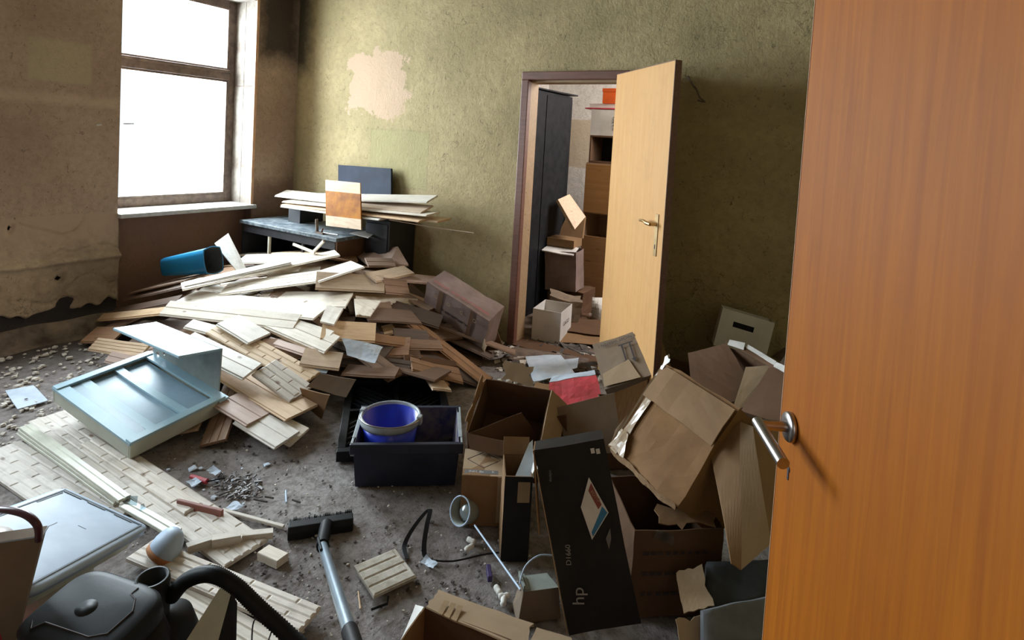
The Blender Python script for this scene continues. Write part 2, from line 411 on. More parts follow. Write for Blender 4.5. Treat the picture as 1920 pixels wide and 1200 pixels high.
def rotv(v):
    v = Vector(v); a = v.length
    return Matrix.Rotation(a, 4, v.normalized()) if a > 1e-9 else Matrix.Identity(4)
def pose(p, r=(0, 0, 0)): return Matrix.Translation(Vector(p)) @ rotv(r)
def crumple(p, amp, fr=6.0):
    q = Vector(p)*fr
    return Vector(p)+Vector(noise.noise_vector(q))*amp+Vector(noise.noise_vector(q*3.1))*amp*.3
def sheet(mb, a, b, c, d, t=.004, nu=6, nv=6, amp=0.0, fr=6, mi=0, ragged=0.0, bow=0.0, sm=False):
    """bilinear sheet a-b-c-d with thickness; ragged moves the outer rim"""
    a, b, c, d = map(Vector, (a, b, c, d))
    nrm = (b-a).cross(d-a).normalized(); g = []
    for j in range(nv+1):
        for i in range(nu+1):
            u, v = i/nu, j/nv
            p = (a*(1-u)+b*u)*(1-v)+(d*(1-u)+c*u)*v
            if ragged and (i in (0, nu) or j in (0, nv)):
                cc = (a+b+c+d)/4; p = p+(cc-p).normalized()*ragged*abs(noise.noise(p*31))*2
            p = p+nrm*bow*math.sin(PI*u)*math.sin(PI*max(v, .15))
            if amp: p = crumple(p, amp, fr)
            g.append(p)
    n = len(g); vs = g+[p-nrm*t for p in g]; W = nu+1; fs = []
    for j in range(nv):
        for i in range(nu):
            q = j*W+i; fs.append((q, q+1, q+1+W, q+W)); fs.append((n+q, n+q+W, n+q+1+W, n+q+1))
    mb.add(vs, fs, mi, sm)
    rim = [i for i in range(nu)]+[j*W+nu for j in range(nv)]+[nv*W+i for i in range(nu, 0, -1)]+[j*W for j in range(nv, 0, -1)]
    k = len(mb.v)-len(vs)
    for x in range(len(rim)):
        p, q = rim[x], rim[(x+1) % len(rim)]
        mb.f.append([k+q, k+p, k+n+p, k+n+q]); mb.mi.append(mi); mb.sm.append(False)
    return mb
def text(s, size, T, mat, parent, name='lettering', align='CENTER', ext=.0004, sx=1.0):
    cu = bpy.data.curves.new(name, 'FONT'); cu.body = s; cu.size = size; cu.align_x = align; cu.align_y = 'CENTER'; cu.extrude = ext
    t = bpy.data.objects.new(name, cu); COL.objects.link(t)
    dg = bpy.context.evaluated_depsgraph_get(); me = bpy.data.meshes.new_from_object(t.evaluated_get(dg))
    bpy.data.objects.remove(t); me.name = name; me.materials.clear(); me.materials.append(M[mat])
    o = bpy.data.objects.new(name, me); link(o, parent, T @ Matrix.Diagonal((sx, 1, 1, 1))); return o
def carton(name, label, P, r, D, mat='card', openf=('z1',), amp=.006, t=.004, cat='box', group=None, n=5, inner=None, ragged=.0):
    """box of thin sheets standing at P, turned by r; the local corner 0 is the origin"""
    T = pose(P, r); root = thing(name, label, cat, T=T, group=group)
    x, y, z = D; mb = MB(); V = Vector
    faces = {'y0': (V((0, 0, 0)), V((x, 0, 0)), V((x, 0, z)), V((0, 0, z))), 'y1': (V((x, y, 0)), V((0, y, 0)), V((0, y, z)), V((x, y, z))),
             'x0': (V((0, y, 0)), V((0, 0, 0)), V((0, 0, z)), V((0, y, z))), 'x1': (V((x, 0, 0)), V((x, y, 0)), V((x, y, z)), V((x, 0, z))),
             'z0': (V((0, y, 0)), V((x, y, 0)), V((x, 0, 0)), V((0, 0, 0))), 'z1': (V((0, 0, z)), V((x, 0, z)), V((x, y, z)), V((0, y, z)))}
    for k, q in faces.items():
        if k in openf: continue
        sheet(mb, *q, t=t, nu=n, nv=n, amp=amp, fr=7)
    BODY[root] = build(mb, 'body', mat, root, T=T)
    return root, T
def flap(root, T, a, b, vec, mat='card', amp=.005, t=.004, name='flap', ragged=0.0, shrink=.0, label=None):
    a, b, vec = Vector(a), Vector(b), Vector(vec); mb = MB(); e = (b-a)*shrink
    sheet(mb, a, b, b+vec-e, a+vec+e, t=t, nu=5, nv=4, amp=amp, fr=7, ragged=ragged)
    return tag(build(mb, name, mat, root, T=T), label)
def pquad(px, t=.004, amp=.004, nu=6, nv=6, ragged=0.0, bow=0.0, mb=None, mi=0):
    """sheet through four photograph points, each (px, py, height)"""
    mb = mb or MB(); return sheet(mb, *[atz(*p) for p in px], t=t, nu=nu, nv=nv, amp=amp, ragged=ragged, bow=bow, mi=mi)
def rbox(mb, x, y, z, r=.3, n=20, e=4.0, T=None, mi=0, dome=.0):
    """rounded (superellipse) block x,y,z centred in plan, from z=0 up"""
    prof = [(0, 0), (.90, 0), (1.0, .08), (1.0, .80), (.93, .93), (.80, 1.0), (.4, 1.0+dome), (0, 1.0+dome*1.2)]
    vs = []
    for (k, h) in prof:
        for j in range(n):
            a = 2*PI*j/n; c, s_ = math.cos(a), math.sin(a)
            vs.append(Vector((math.copysign(abs(c)**(2/e), c)*x/2*k, math.copysign(abs(s_)**(2/e), s_)*y/2*k, h*z)))
    if T: vs = [T @ p for p in vs]
    fs = [(i*n+j, i*n+(j+1) % n, (i+1)*n+(j+1) % n, (i+1)*n+j) for i in range(len(prof)-1) for j in range(n)]
    return mb.add(vs, fs, mi, True)
def curve_pts(ps, k=6):
    ps = [Vector(p) for p in ps]; out = []
    for i in range(len(ps)-1):
        p0, p1, p2, p3 = ps[max(i-1, 0)], ps[i], ps[i+1], ps[min(i+2, len(ps)-1)]
        for j in range(k):
            t = j/k; out.append(.5*((2*p1)+(p2-p0)*t+(2*p0-5*p1+4*p2-p3)*t*t+(3*p1-p0-3*p2+p3)*t**3))
    return out+[ps[-1]]
# ================================================================== the setting
XL, YB, XR, YF, ZC = -4.77, 3.74, .34, -1.9, 2.95
def struct(mb, name, mats, **k): return tag(build(mb, name, mats, center=False, T=Matrix.Identity(4), **k), kind='structure')
# floor, gently uneven
mb = MB(); nx, ny = 150, 160
xs = [XL-.6+(XR+1.6-XL+.6)*i/nx for i in range(nx+1)]; ys = [YF-.3+(YB-YF+.34)*j/ny for j in range(ny+1)]
vs = [(x, y, (noise.noise(Vector((x*3, y*3, 0)))*.006+noise.noise(Vector((x*11, y*11, 2)))*.004-.006)) for y in ys for x in xs]
mb.add(vs, [(j*(nx+1)+i, j*(nx+1)+i+1, (j+1)*(nx+1)+i+1, (j+1)*(nx+1)+i) for j in range(ny) for i in range(nx)], 0, True)
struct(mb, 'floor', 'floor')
mb = MB(); mb.box(-3.3, .2, YB+.02, 6.5, -.1, 0); struct(mb, 'floor', 'floor2')
mb = MB(); mb.box(XL-.6, XR+1.2, YF-.2, YB+.15, ZC, ZC+.1); struct(mb, 'ceiling', 'ceil')
mb = MB(); mb.box(-3.3, .2, YB+.15, 6.5, 2.75, 2.85); struct(mb, 'ceiling', 'ceil')
# back wall with the doorway
DX0, DX1, DZ = -2.175, -1.375, 2.075
mb = MB(); mb.box(XL-.2, DX0, YB, YB+.14, -.1, ZC); mb.box(DX1, XR+.2, YB, YB+.14, -.1, ZC); mb.box(DX0, DX1, YB, YB+.14, DZ, ZC)
wall_back = struct(mb, 'wall_back', 'wall_back')
# left wall: window opening with niche below
W1 = (2.165, 3.285, .84, 2.72); W2 = (-.85, .95, .84, 2.72)
mb = MB(); T_ = .42
mb.box(XL-T_, XL, YF-.2, W2[0], -.1, ZC); mb.box(XL-T_, XL, W2[0], W2[1], -.1, W2[2]); mb.box(XL-T_, XL, W2[0], W2[1], W2[3], ZC)
mb.box(XL-T_, XL, W2[1], W1[0], -.1, ZC); mb.box(XL-T_, XL-.10, W1[0], W1[1], -.1, W1[2]-.03); mb.box(XL-T_, XL, W1[0], W1[1], W1[3], ZC)
mb.box(XL-T_, XL, W1[1], YB+.05, -.1, ZC)
wall_left = struct(mb, 'wall_left', 'wall_left')
mb = MB(); mb.box(XL-.2, XR+.6, YF-.15, YF, -.1, ZC); struct(mb, 'wall_front', 'wall_left')
mb = MB(); mb.box(XR, XR+.12, .50, YB+.1, -.1, ZC); mb.box(XR, XR+.12, YF, -.50, -.1, ZC); mb.box(XR, XR+.12, -.5, .5, 2.08, ZC)
struct(mb, 'wall_right', 'wall_back')
mb = MB(); mb.box(1.3, 1.4, -1.9, 1.2, -.1, ZC); mb.box(XR+.12, 1.4, 1.1, 1.2, -.1, ZC); struct(mb, 'wall_hall', 'ceil')
# back room
mb = MB(); mb.box(-3.35, -3.25, YB+.14, 6.5, -.1, 2.8); mb.box(-3.35, .3, 6.2, 6.3, -.1, 2.8); mb.box(.1, .2, YB+.14, 6.3, -.1, 2.8)
struct(mb, 'wall_storeroom', 'wall_white')
# flaking plaster on the left wall: ragged lower edge, ledge and mouldy footing
mb = MB(); ny, nz = 170, 60; y0, y1 = .2, W1[0]
def pl_low(y): return .16+.10*abs(noise.noise(Vector((y*3.1, 3, 1))))+.05*noise.noise(Vector((y*13, 7, 1)))
vs = []
for j in range(nz+1):
    for i in range(ny+1):
        y = y0+(y1-y0)*i/ny; lo = pl_low(y); z = lo+(.86-lo)*j/nz
        e = .026+.012*noise.noise(Vector((y*5, z*5, 0)))+.014*max(0, noise.noise(Vector((y*9, z*9, 4))))+.006*noise.noise(Vector((y*24, z*24, 4)))
        ridge = math.exp(-((z-(.53+.02*noise.noise(Vector((y*4, 0, 0)))))/.022)**2)*.035
        hole = max(0, noise.noise(Vector((y*6.3, z*6.3, 9)))-.40)*.3+max(0, .022-abs(noise.noise(Vector((y*3.3, z*3.3, 21)))))*.7
        if z > .70: e *= max(0.0, 1-(z-.70)/.16)
        if j == 0: e = .0
        vs.append((XL+max(0, e+ridge-hole), y, z))
mb.add(vs, [(j*(ny+1)+i, (j+1)*(ny+1)+i, (j+1)*(ny+1)+i+1, j*(ny+1)+i+1) for j in range(nz) for i in range(ny)], 0, True)
mb.add([(XL, y1, pl_low(y1)), (XL+.03, y1+.002, pl_low(y1)), (XL+.03, y1+.002, .7), (XL, y1+.002, .86)], [(0, 1, 2, 3)])
link_T = Matrix.Identity(4)
build(mb, 'loose_plaster', 'plaster', wall_left, T=link_T)
mb = MB(); vs = []; prof = [(0.003, .34), (.004, .2), (.006, .13), (.05, .115), (.085, .09), (.10, .05), (.13, .02), (.20, -.005)]
for i in range(ny+1):
    y = y0+(y1-y0)*i/ny
    for k, (x, z) in enumerate(prof):
        kk = noise.noise(Vector((y*4, k*.7, 2)))
        vs.append((XL+x*(1+.35*kk) if k > 2 else XL+x, y, z*(1+.25*kk) if k > 2 else z))
P_ = len(prof)
mb.add(vs, [(i*P_+k, (i+1)*P_+k, (i+1)*P_+k+1, i*P_+k+1) for i in range(ny) for k in range(P_-1)], 0, True)
for f in range(len(mb.f)): mb.mi[f] = 0 if f % (P_-1) < 2 else (1 if f % (P_-1) > 2 else 0)
build(mb, 'crumbling_footing', ['mould', 'footing'], wall_left, T=link_T)
# windows
def window(n, Y0, Y1, Z0, Z1, reveal_side=True):
    root = thing('window_%d' % n, None, None, (XL-.3, (Y0+Y1)/2, Z0), kind='structure')
    xf = XL-.30; mb = MB(); s = .075
    mb.box(xf-.06, xf, Y0, Y0+s, Z0, Z1); mb.box(xf-.06, xf, Y1-s, Y1, Z0, Z1)
    mb.box(xf-.06, xf, Y0+s, Y1-s, Z0, Z0+.075); mb.box(xf-.06, xf, Y0+s, Y1-s, Z1-s, Z1)
    build(mb, 'frame', 'window_wood', root, bev=.004)
    mb = MB(); zt = 2.01; mb.box(xf-.07, xf+.02, Y0+s, Y1-s, zt-.03, zt+.055); mb.box(xf-.07, xf+.035, Y0+s, Y1-s, zt+.035, zt+.062)
    build(mb, 'transom', 'window_wood', root, bev=.005)
    for (a, b, c, d) in ((Y0+s, Y1-s, Z0+.075, zt-.03), (Y0+s, Y1-s, zt+.062, Z1-s)):
        mb = MB(); mb.box(xf-.035, xf-.031, a, b, c, d); build(mb, 'pane', 'glass', root)
        mb = MB(); q = .018
        mb.box(xf-.05, xf+.004, a, a+q, c, d); mb.box(xf-.05, xf+.004, b-q, b, c, d); mb.box(xf-.05, xf+.004, a+q, b-q, c, c+q); mb.box(xf-.05, xf+.004, a+q, b-q, d-q, d)
        build(mb, 'sash', 'window_wood', root, bev=.003)
    mb = MB(); mb.box(XL-.36, XL+.045, Y0-.0, Y1+.03, Z0-.035, Z0); build(mb, 'sill', 'sill', root, bev=.006)
    for (z0, z1) in ((Z0, 1.93), (1.936, Z1)):
        for k in range(2):
            mb = MB(); mb.box(xf+.002+k*.144, xf+.142+k*.150, Y1-.012, Y1, z0, z1); build(mb, 'reveal_panel', 'reveal', root, bev=.002)
    mb = MB(); mb.box(XL-.012, XL+.012, Y1-.014, Y1+.014, Z0, Z1); build(mb, 'corner_strip', 'casing', root, bev=.003)
    mb = MB(); mb.box(xf, XL, Y0, Y1, Z1-.01, Z1); build(mb, 'head_panel', 'reveal', root)
    return root
window(1, *W1); window(2, *W2)
# doorway frame in the back wall
df = thing('trim_1', None, None, ((DX0+DX1)/2, YB, 0), kind='structure')
mb = MB(); mb.box(DX0-.012, DX0+.05, YB-.022, YB+.03, 0, DZ-.045); mb.box(DX0-.012, DX1+.03, YB-.022, YB+.03, DZ-.045, DZ+.015); mb.box(DX1-.03, DX1+.03, YB-.022, YB+.03, 0, DZ-.045)
build(mb, 'casing', 'door_trim', df, bev=.006)
mb = MB(); mb.box(DX0+.0, DX0+.035, YB+.03, YB+.17, 0, DZ-.03); mb.box(DX1-.035, DX1, YB+.03, YB+.17, 0, DZ-.03); mb.box(DX0+.035, DX1-.035, YB+.03, YB+.17, DZ-.06, DZ-.03)
build(mb, 'lining', 'lining', df, bev=.003)
mb = MB(); mb.box(DX0, DX1, YB-.03, YB+.16, -.01, .018); build(mb, 'threshold', 'card_dark', df, bev=.004)
# doors: leaf in local axes x = along the leaf from the hinge, y = thickness, z = up
def door_leaf(name, hinge, free, z0, z1, mat, th=.04):
    h = Vector((hinge[0], hinge[1], 0)); d = Vector((free[0], free[1], 0))-h; L = d.length; d.normalize()
    nrm = Vector((d.y, -d.x, 0))
    T = Matrix(((d.x, nrm.x, 0, h.x), (d.y, nrm.y, 0, h.y), (0, 0, 1, z0), (0, 0, 0, 1)))
    return T, L
T1, L1 = door_leaf('door', (-1.392, 3.715), (-.846, 3.155), .015, 2.055, 'beige_veneer')
d1 = thing('door_1', None, None, T=T1, kind='structure')
H1 = 2.04
# grain runs upwards: the leaf mesh gets its own frame with x = up
def leaf(parent, T, L, H, th, mat):
    up = T @ Matrix(((0, 1, 0, 0), (0, 0, 1, 0), (1, 0, 0, 0), (0, 0, 0, 1)))   # local x->up, y->along, z->thickness
    mb = MB(); mb.box(0, H, 0, L, 0, th); return build(mb, 'leaf', mat, parent, T=up, bev=.003)
lf1 = leaf(d1, T1, L1, H1, .04, 'beige_veneer')
mb = MB(); mb.box(L1, L1+.004, 0, .04, 0, H1); mb.box(0, L1, 0.0, .04, H1, H1+.003); build(mb, 'edge_strip', 'door_trim', d1, T=T1)
# handle of the far door (long plate, lever towards the hinge)
mb = MB(); s0 = L1-.075
mb.box(s0-.018, s0+.018, .04, .046, .945, 1.185); build(mb, 'backplate', 'brass', lf1, T=T1, bev=.003)
mb = MB(); mb.tube([(s0, .04, 1.125), (s0, .085, 1.125)], .010); mb.tube([(s0+.004, .085, 1.125), (s0-.03, .092, 1.128), (s0-.075, .09, 1.135), (s0-.125, .085, 1.13)], .009, rs=[.011, .012, .009, .008])
build(mb, 'handle', 'brass', lf1, T=T1)
mb = MB(); mb.box(s0-.004, s0+.004, .0455, .0475, .985, 1.01); build(mb, 'keyhole', 'ink', lf1, T=T1)
# near door
T2, L2 = door_leaf('door', (.300, .480), (-.088, 1.253), .012, 2.052, 'orange_veneer')
d2 = thing('door_2', None, None, T=T2, kind='structure')
# thickness runs away from the camera side
lf2 = leaf(d2, T2 , L2, 2.04, .04, 'orange_veneer')
N2 = -1 if (T2.inverted() @ EYEP).y < 0 else 1
base = 0 if N2 < 0 else .04
mb = MB(); mb.box(L2, L2+.0015, .0, .04, 0, 2.04); build(mb, 'edge_strip', 'casing', d2, T=T2)
hz, hs = 1.034, L2-.055
A = lambda s, y, z: (s, base+N2*y, z)
mb = MB(); RT_ = Matrix.Translation((hs, base, hz)) @ Matrix.Rotation(-N2*PI/2, 4, 'X')
mb.lathe([(0, 0), (.027, 0), (.028, .003), (.028, .008), (.026, .011), (.012, .012), (0, .012)], T=RT_, n=32)
build(mb, 'rosette', 'steel', lf2, T=T2)
mb = MB(); dz = -.012
mb.tube([A(hs, .010, hz), A(hs, .060, hz)], .0098, n=16)
mb.tube([A(hs+.008, .062, hz+.001), A(hs-.115, .060, hz-.012)], .0108, n=18)
build(mb, 'handle', 'steel', lf2, T=T2)
mb = MB(); mb.lathe([(0, -.0005), (.006, 0), (.006, .0012), (0, .0014)], T=Matrix.Translation((hs, base, hz-.083)) @ Matrix.Rotation(-N2*PI/2, 4, 'X'), n=14, sy=1.0)
mb.box(hs-.003, hs+.003, base-.0 if N2 > 0 else base-.0015, base+.0015 if N2 > 0 else base, hz-.103, hz-.083)
build(mb, 'keyhole', 'ink', lf2, T=T2)
# ================================================================== boards
def plank_prof(wd, t, grooves=0, tongue=True):
    h = wd/2; p = []
    if tongue: p += [(-h-.010, -t*.75), (-h-.010, -t*.38), (-h, -t*.36)]
    else: p += [(-h, -t*.8)]
    p += [(-h, -t*.15), (-h+.002, 0)]
    for i in range(grooves):
        y = -h+wd*(i+1)/(grooves+1); p += [(y-.004, 0), (y-.001, -.0035), (y+.001, -.0035), (y+.004, 0)]
    p += [(h-.002, 0), (h, -t*.2), (h, -t), (-h, -t)]
    return p
def frame(o, x, y):
    x = x.normalized(); y = (y-x*y.dot(x)).normalized(); z = x.cross(y)
    return Matrix(((x.x, y.x, z.x, o.x), (x.y, y.y, z.y, o.y), (x.z, y.z, z.z, o.z), (0, 0, 0, 1)))
def stamped(mb, L, wd, t, rows=3, cell=.19):
    mb.box(-L/2, L/2, -wd/2, wd/2, -t, -.0015)
    rw = wd/rows
    for r_ in range(rows):
        x = -L/2-(r_ % 2)*cell*.5; 
        while x < L/2:
            a, b = max(x+.0014, -L/2), min(x+cell-.0014, L/2); x += cell
            if b-a < .01: continue
            y0, y1 = -wd/2+r_*rw+.0016, -wd/2+(r_+1)*rw-.0016; e = .005
            vs = [(a, y0, -.0015), (b, y0, -.0015), (b, y1, -.0015), (a, y1, -.0015), (a+e, y0+e, .0015), (b-e, y0+e, .0015), (b-e, y1-e, .0015), (a+e, y1-e, .0015)]
            mb.add(vs, [(0, 1, 5, 4), (1, 2, 6, 5), (2, 3, 7, 6), (3, 0, 4, 7), (4, 5, 6, 7)])
def board(c0, c1, c2, kind='pale', grooves=0, t=.014, label=None, group=None, name='plank', cat='plank', wlim=(.03, .42), emboss=0, extra0=0.0, tongue=True):
    """c0-c1: near long edge, c2: far corner beyond c1 (room points on the upper face)"""
    x = c1-c0; L = x.length+extra0; xn = x.normalized(); y = c2-c1; y = y-xn*y.dot(xn)
    wd = min(max(y.length, wlim[0]), wlim[1]); y.normalize()
    if xn.cross(y).z < 0: xn = -xn; 
    o = (c0+c1)/2-x.normalized()*extra0/2+y*wd/2
    T = frame(o, xn, y); mb = MB()
    if emboss: stamped(mb, L, wd, t, emboss)
    else: mb.prism(plank_prof(wd, t, grooves, tongue), -L/2, L/2, skew=rnd.uniform(-.08, .08), sag=rnd.uniform(-.003, .004))
    ob = build(mb, name, kind, T=T)
    return tag(ob, label or 'board', cat, group)
S = lambda p, lift: onheap(p[0], p[1], lift)
G = 'loose boards of the heap below the window'
PL = [  # near edge start, near edge end, far corner at the end, lift (start, end), material, grooves, label
 ((298,588),(548,616),(575,590),.075,'pale',1,'widest long white board across the middle of the heap, front one of the pair'),
 ((328,566),(588,597),(608,571),.062,'pale',0,'long knotty white board right behind the widest one on the heap'),
 ((410,552),(620,524),(634,502),.085,'pale',3,'long grooved white panelling board pointing right above the middle of the heap'),
 ((340,543),(636,478),(643,465),.11,'pale',1,'long narrow white board with its tip raised in front of the dark desk'),
 ((345,537),(545,492),(552,482),.10,'pale',0,'narrow white strip beside the blue bin, its end under the raised board'),
 ((440,492),(575,492),(582,476),.03,'pale',0,'white board lying along the top of the heap before the desk legs'),
 ((445,478),(560,474),(563,470),.02,'pale',0,'white board at the very back of the heap under the desk edge'),
 ((508,474),(590,478),(592,468),.04,'tan',0,'short honey coloured board end before the desk front'),
 ((620,484),(672,489),(678,478),.04,'warm',0,'short orange brown batten behind the raised board tip'),
 ((500,520),(600,508),(610,498),.04,'pale',1,'thin white board running under the raised narrow boards'),
 ((560,512),(650,500),(655,492),.03,'tan',0,'tan board edge showing between white boards near the top'),
 ((600,527),(685,499),(688,479),.10,'pale',0,'white board with squared end leaning up at the top right of the heap'),
 ((690,498),(742,499),(737,484),.05,'warm',1,'orange board end with a rounded edge right of the white squared end'),
 ((705,527),(777,512),(780,493),.085,'tan',0,'tan board sticking out to the right above the printed carton'),
 ((590,539),(720,546),(733,517),.075,'tan',0,'broad pale tan board with knots under the one sticking out right'),
 ((724,548),(769,552),(782,527),.06,'warm',1,'brownish board with a groove right beside the broad tan board'),
 ((735,525),(838,534),(830,519),.03,'reddish',0,'reddish board against the wall above the printed carton'),
 ((470,572),(645,575),(660,548),.05,'pale',0,'wide pale board ending just right of the two long white boards'),
 ((668,565),(785,570),(787,560),.03,'pale',0,'thin grey white strip lying at the upper right of the heap'),
 ((660,556),(760,560),(764,553),.025,'tan',0,'thin tan strip right behind the grey white strip'),
 ((600,634),(703,639),(718,606),.06,'tan',0,'clean cream board pointing right above the blue white sheet'),
 ((440,595),(600,650),(632,622),.05,'pale',0,'white board end just behind the grooved white board at the heap centre'),
 ((495,610),(608,659),(645,633),.07,'pale',1,'white board with weathered bands, its corner touching the blue white sheet'),
 ((480,606),(603,663),(606,659),.055,'tan',0,'thin tan strip directly below the weathered white board'),
 ((497,640),(583,668),(592,658),.05,'reddish',0,'pinkish board wedge jutting out below the thin tan strip'),
 ((408,607),(467,643),(508,624),.08,'pale',0,'white board end bridging over the brown stamped panel'),
 ((345,612),(455,640),(470,625),.03,'pale',0,'white board passing beneath the bridging white board end'),
 ((330,645),(455,708),(491,681),.07,'pale',1,'bluish white board with saw marks right beside the upright aqua panel'),
 ((560,681),(634,691),(653,662),.05,'tan',0,'tan board with its end in shade beneath the white boards, right of the stamped panel'),
 ((400,702),(538,786),(568,742),.035,'tan',1,'wide tan board lying low at the front of the heap'),
 ((402,758),(465,796),(500,762),.035,'reddish',1,'pinkish pine board with dark knots next to the aqua tray corner'),
 ((440,790),(517,838),(553,803),.02,'pale',1,'thick pale board with tongue edge at the very front of the heap'),
 ((505,812),(546,833),(574,799),.0,'pale',0,'small pale board end peeping out under the front boards'),
 ((165,654),(262,668),(282,645),.03,'tan',3,'grooved tan board left behind the aqua top plate'),
 ((150,640),(210,640),(235,612),.0,'warm',0,'dull brown board at the far left foot of the heap'),
 ((205,590),(330,566),(342,552),.01,'dark',0,'brown shadowed board left of the long white boards'),
 ((230,562),(350,536),(356,527),.02,'dark',1,'dark brown board below the blue bin'),
 ((245,548),(348,525),(352,518),.03,'warm',0,'narrow brown board right under the blue bin'),
 ((180,600),(300,588),(316,574),.02,'tan',0,'dull tan board between the wall niche and the aqua plate'),
 ((195,676),(255,690),(275,672),.0,'reddish',1,'reddish brown board tip behind the aqua tray rim'),
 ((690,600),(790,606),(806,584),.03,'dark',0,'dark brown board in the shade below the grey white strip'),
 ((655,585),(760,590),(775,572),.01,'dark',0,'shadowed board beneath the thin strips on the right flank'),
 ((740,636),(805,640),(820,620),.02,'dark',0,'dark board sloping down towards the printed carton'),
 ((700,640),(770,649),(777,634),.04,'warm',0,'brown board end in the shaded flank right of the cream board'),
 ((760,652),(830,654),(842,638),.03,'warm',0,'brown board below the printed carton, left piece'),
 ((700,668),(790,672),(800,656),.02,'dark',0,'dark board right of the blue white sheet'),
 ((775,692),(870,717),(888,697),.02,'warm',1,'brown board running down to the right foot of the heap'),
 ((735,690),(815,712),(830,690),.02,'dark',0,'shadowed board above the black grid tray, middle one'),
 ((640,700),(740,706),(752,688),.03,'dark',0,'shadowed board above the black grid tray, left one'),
 ((815,728),(850,732),(858,706),.0,'tan',0,'short tan block at the right end of the black grid tray'),
 ((640,576),(735,582),(745,566),.02,'warm',0,'brown board hidden under the strips near the wide pale board'),
 ((440,520),(560,506),(566,500),.05,'pale',0,'long white lath between the two raised boards'),
 ((760,676),(880,690),(884,680),.03,'card_dark',0,'thin brown board edge just below the carton bottom'),
]
for (p0, p1, p2, lift, kd, gr, lb) in PL:
    l0, l1 = lift if isinstance(lift, tuple) else (lift, lift)
    a, b = S(p0, l0), S(p1, l1); c = S(p2, l1)
    board(a, b, c, kd, gr, label=lb)
board(S((385,623), .045), S((564,724), .045), S((602,698), .045), 'embtan', 0, label='brown board stamped with a brick pattern on the front slope', emboss=4, wlim=(.1, .3))
board(S((472,701), .05), S((543,753), .05), S((586,722), .05), 'emb', 0, label='white board stamped with a brick pattern below the brown stamped one', emboss=4)
# short offcuts pointing away
def leaner(pts, kd, lb, t=.014):
    mb = MB(); P4 = [Vector(p) for p in pts]
    sheet(mb, *P4, t=t, nu=2, nv=1, amp=0); return tag(build(mb, 'plank', kd), lb, 'plank')
leaner([S((600, 602), .06), S((626, 608), .06), S((643, 578), .07), S((613, 572), .08)], 'pale', 'short white offcut tipped towards the viewer beside the long white boards')
leaner([S((668, 590), .04), S((694, 593), .04), S((714, 564), .05), S((664, 560), .05)], 'pale', 'pale board end right of the tipped offcut')
a = S((444, 508), .05); b = S((462, 504), .05)
leaner([a, b, atY(428, 437, b.y+.05), atY(402, 456, a.y+.02)], 'pale', 'bright white board standing up against the dark desk, right of the blue bin')
a = S((690, 495), .03); b = S((766, 496), .05)
leaner([a, b, atY(746, 462, b.y+.06), atY(662, 475, b.y+.03)], 'reddish', 'reddish sheet of board leaning up against the desk side')
for (q0, q1, lb) in (((550, 458), (590, 474), 'thin white batten on top of the heap pointing left'), ((588, 472), (607, 452), 'short white stick standing crosswise over the batten')):
    mb = MB(); p, q = atY(*q0, 3.0), atY(*q1, 2.98); T = frame((p+q)/2, q-p, Vector((0, 0, 1))); L = (q-p).length
    mb.prism([(-.010, -.007), (.010, -.007), (.011, .006), (-.009, .007)], -L/2, L/2, T=None, sag=.001); tag(build(mb, 'stick', 'pale', T=T), lb, 'stick')
# boards buried between the others: nothing in the photograph tells them apart
def buried(n, hmin, lo, hi, mats, seed, xlim=(-4.6, -1.75), ylim=(1.55, 3.5)):
    rr = random.Random(seed); k = 0; tries = 0
    while k < n and tries < 4000:
        tries += 1
        x, y = rr.uniform(*xlim), rr.uniform(*ylim); h = heap(x, y)
        if h < hmin: continue
        ang = rr.gauss(math.radians(20), .45); L = rr.uniform(.45, 1.0); wd = rr.uniform(.09, .19)
        d = Vector((math.cos(ang), math.sin(ang), 0)); e = Vector((-d.y, d.x, 0))
        g = lambda p: Vector((p.x, p.y, heap(p.x, p.y)))
        c = Vector((x, y, 0))
        p0, p1, q0, q1 = g(c-d*L/2), g(c+d*L/2), g(c-e*wd), g(c+e*wd)
        if (c+d*L/2).y > 3.66 or (c-d*L/2).x < -4.6 or min(p0.z, p1.z) < .015 or (c+d*L/2).x > -1.8: continue
        xx = (p1-p0); yy = q1-q0; zz = rr.uniform(lo, hi)
        o = Vector((x, y, max(.03, (p0.z+p1.z)/2*.4+h*.6+zz)))
        bad = False
        for s_ in (-1, 0, 1):
            u_, v_ = project(o+d*L/2*s_)
            if v_ > 690 and u_ > 545: bad = True
            if v_ > 735 and u_ > 490: bad = True
            if v_ > 600 and u_ < 190: bad = True
            if v_ < 470: bad = True
        if bad: continue
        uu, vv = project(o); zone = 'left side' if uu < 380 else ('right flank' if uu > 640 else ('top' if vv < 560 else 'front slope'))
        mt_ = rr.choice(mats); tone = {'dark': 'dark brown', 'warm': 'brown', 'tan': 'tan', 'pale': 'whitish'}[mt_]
        if uu > 620 and vv > 560: mt_ = 'dark' if rr.random() < .6 else 'warm'; tone = {'dark': 'dark brown', 'warm': 'brown'}[mt_]  # darker tones here put the right flank's shade into the board colour
        lbl = '%s pine board half buried in the %s of the heap' % (tone, zone)
        T = frame(o, xx, yy); mb = MB(); mb.prism(plank_prof(wd, .014, rr.choice((0, 0, 1, 2))), -L/2, L/2, skew=rr.uniform(-.15, .15), sag=.002)
        tag(build(mb, 'plank', mt_, T=T), lbl, 'plank', '%s boards buried in the %s' % (tone, zone)); k += 1
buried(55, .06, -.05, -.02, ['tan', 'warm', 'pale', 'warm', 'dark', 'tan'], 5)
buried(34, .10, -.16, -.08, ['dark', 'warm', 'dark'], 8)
buried(16, .20, -.28, -.20, ['dark'], 9)
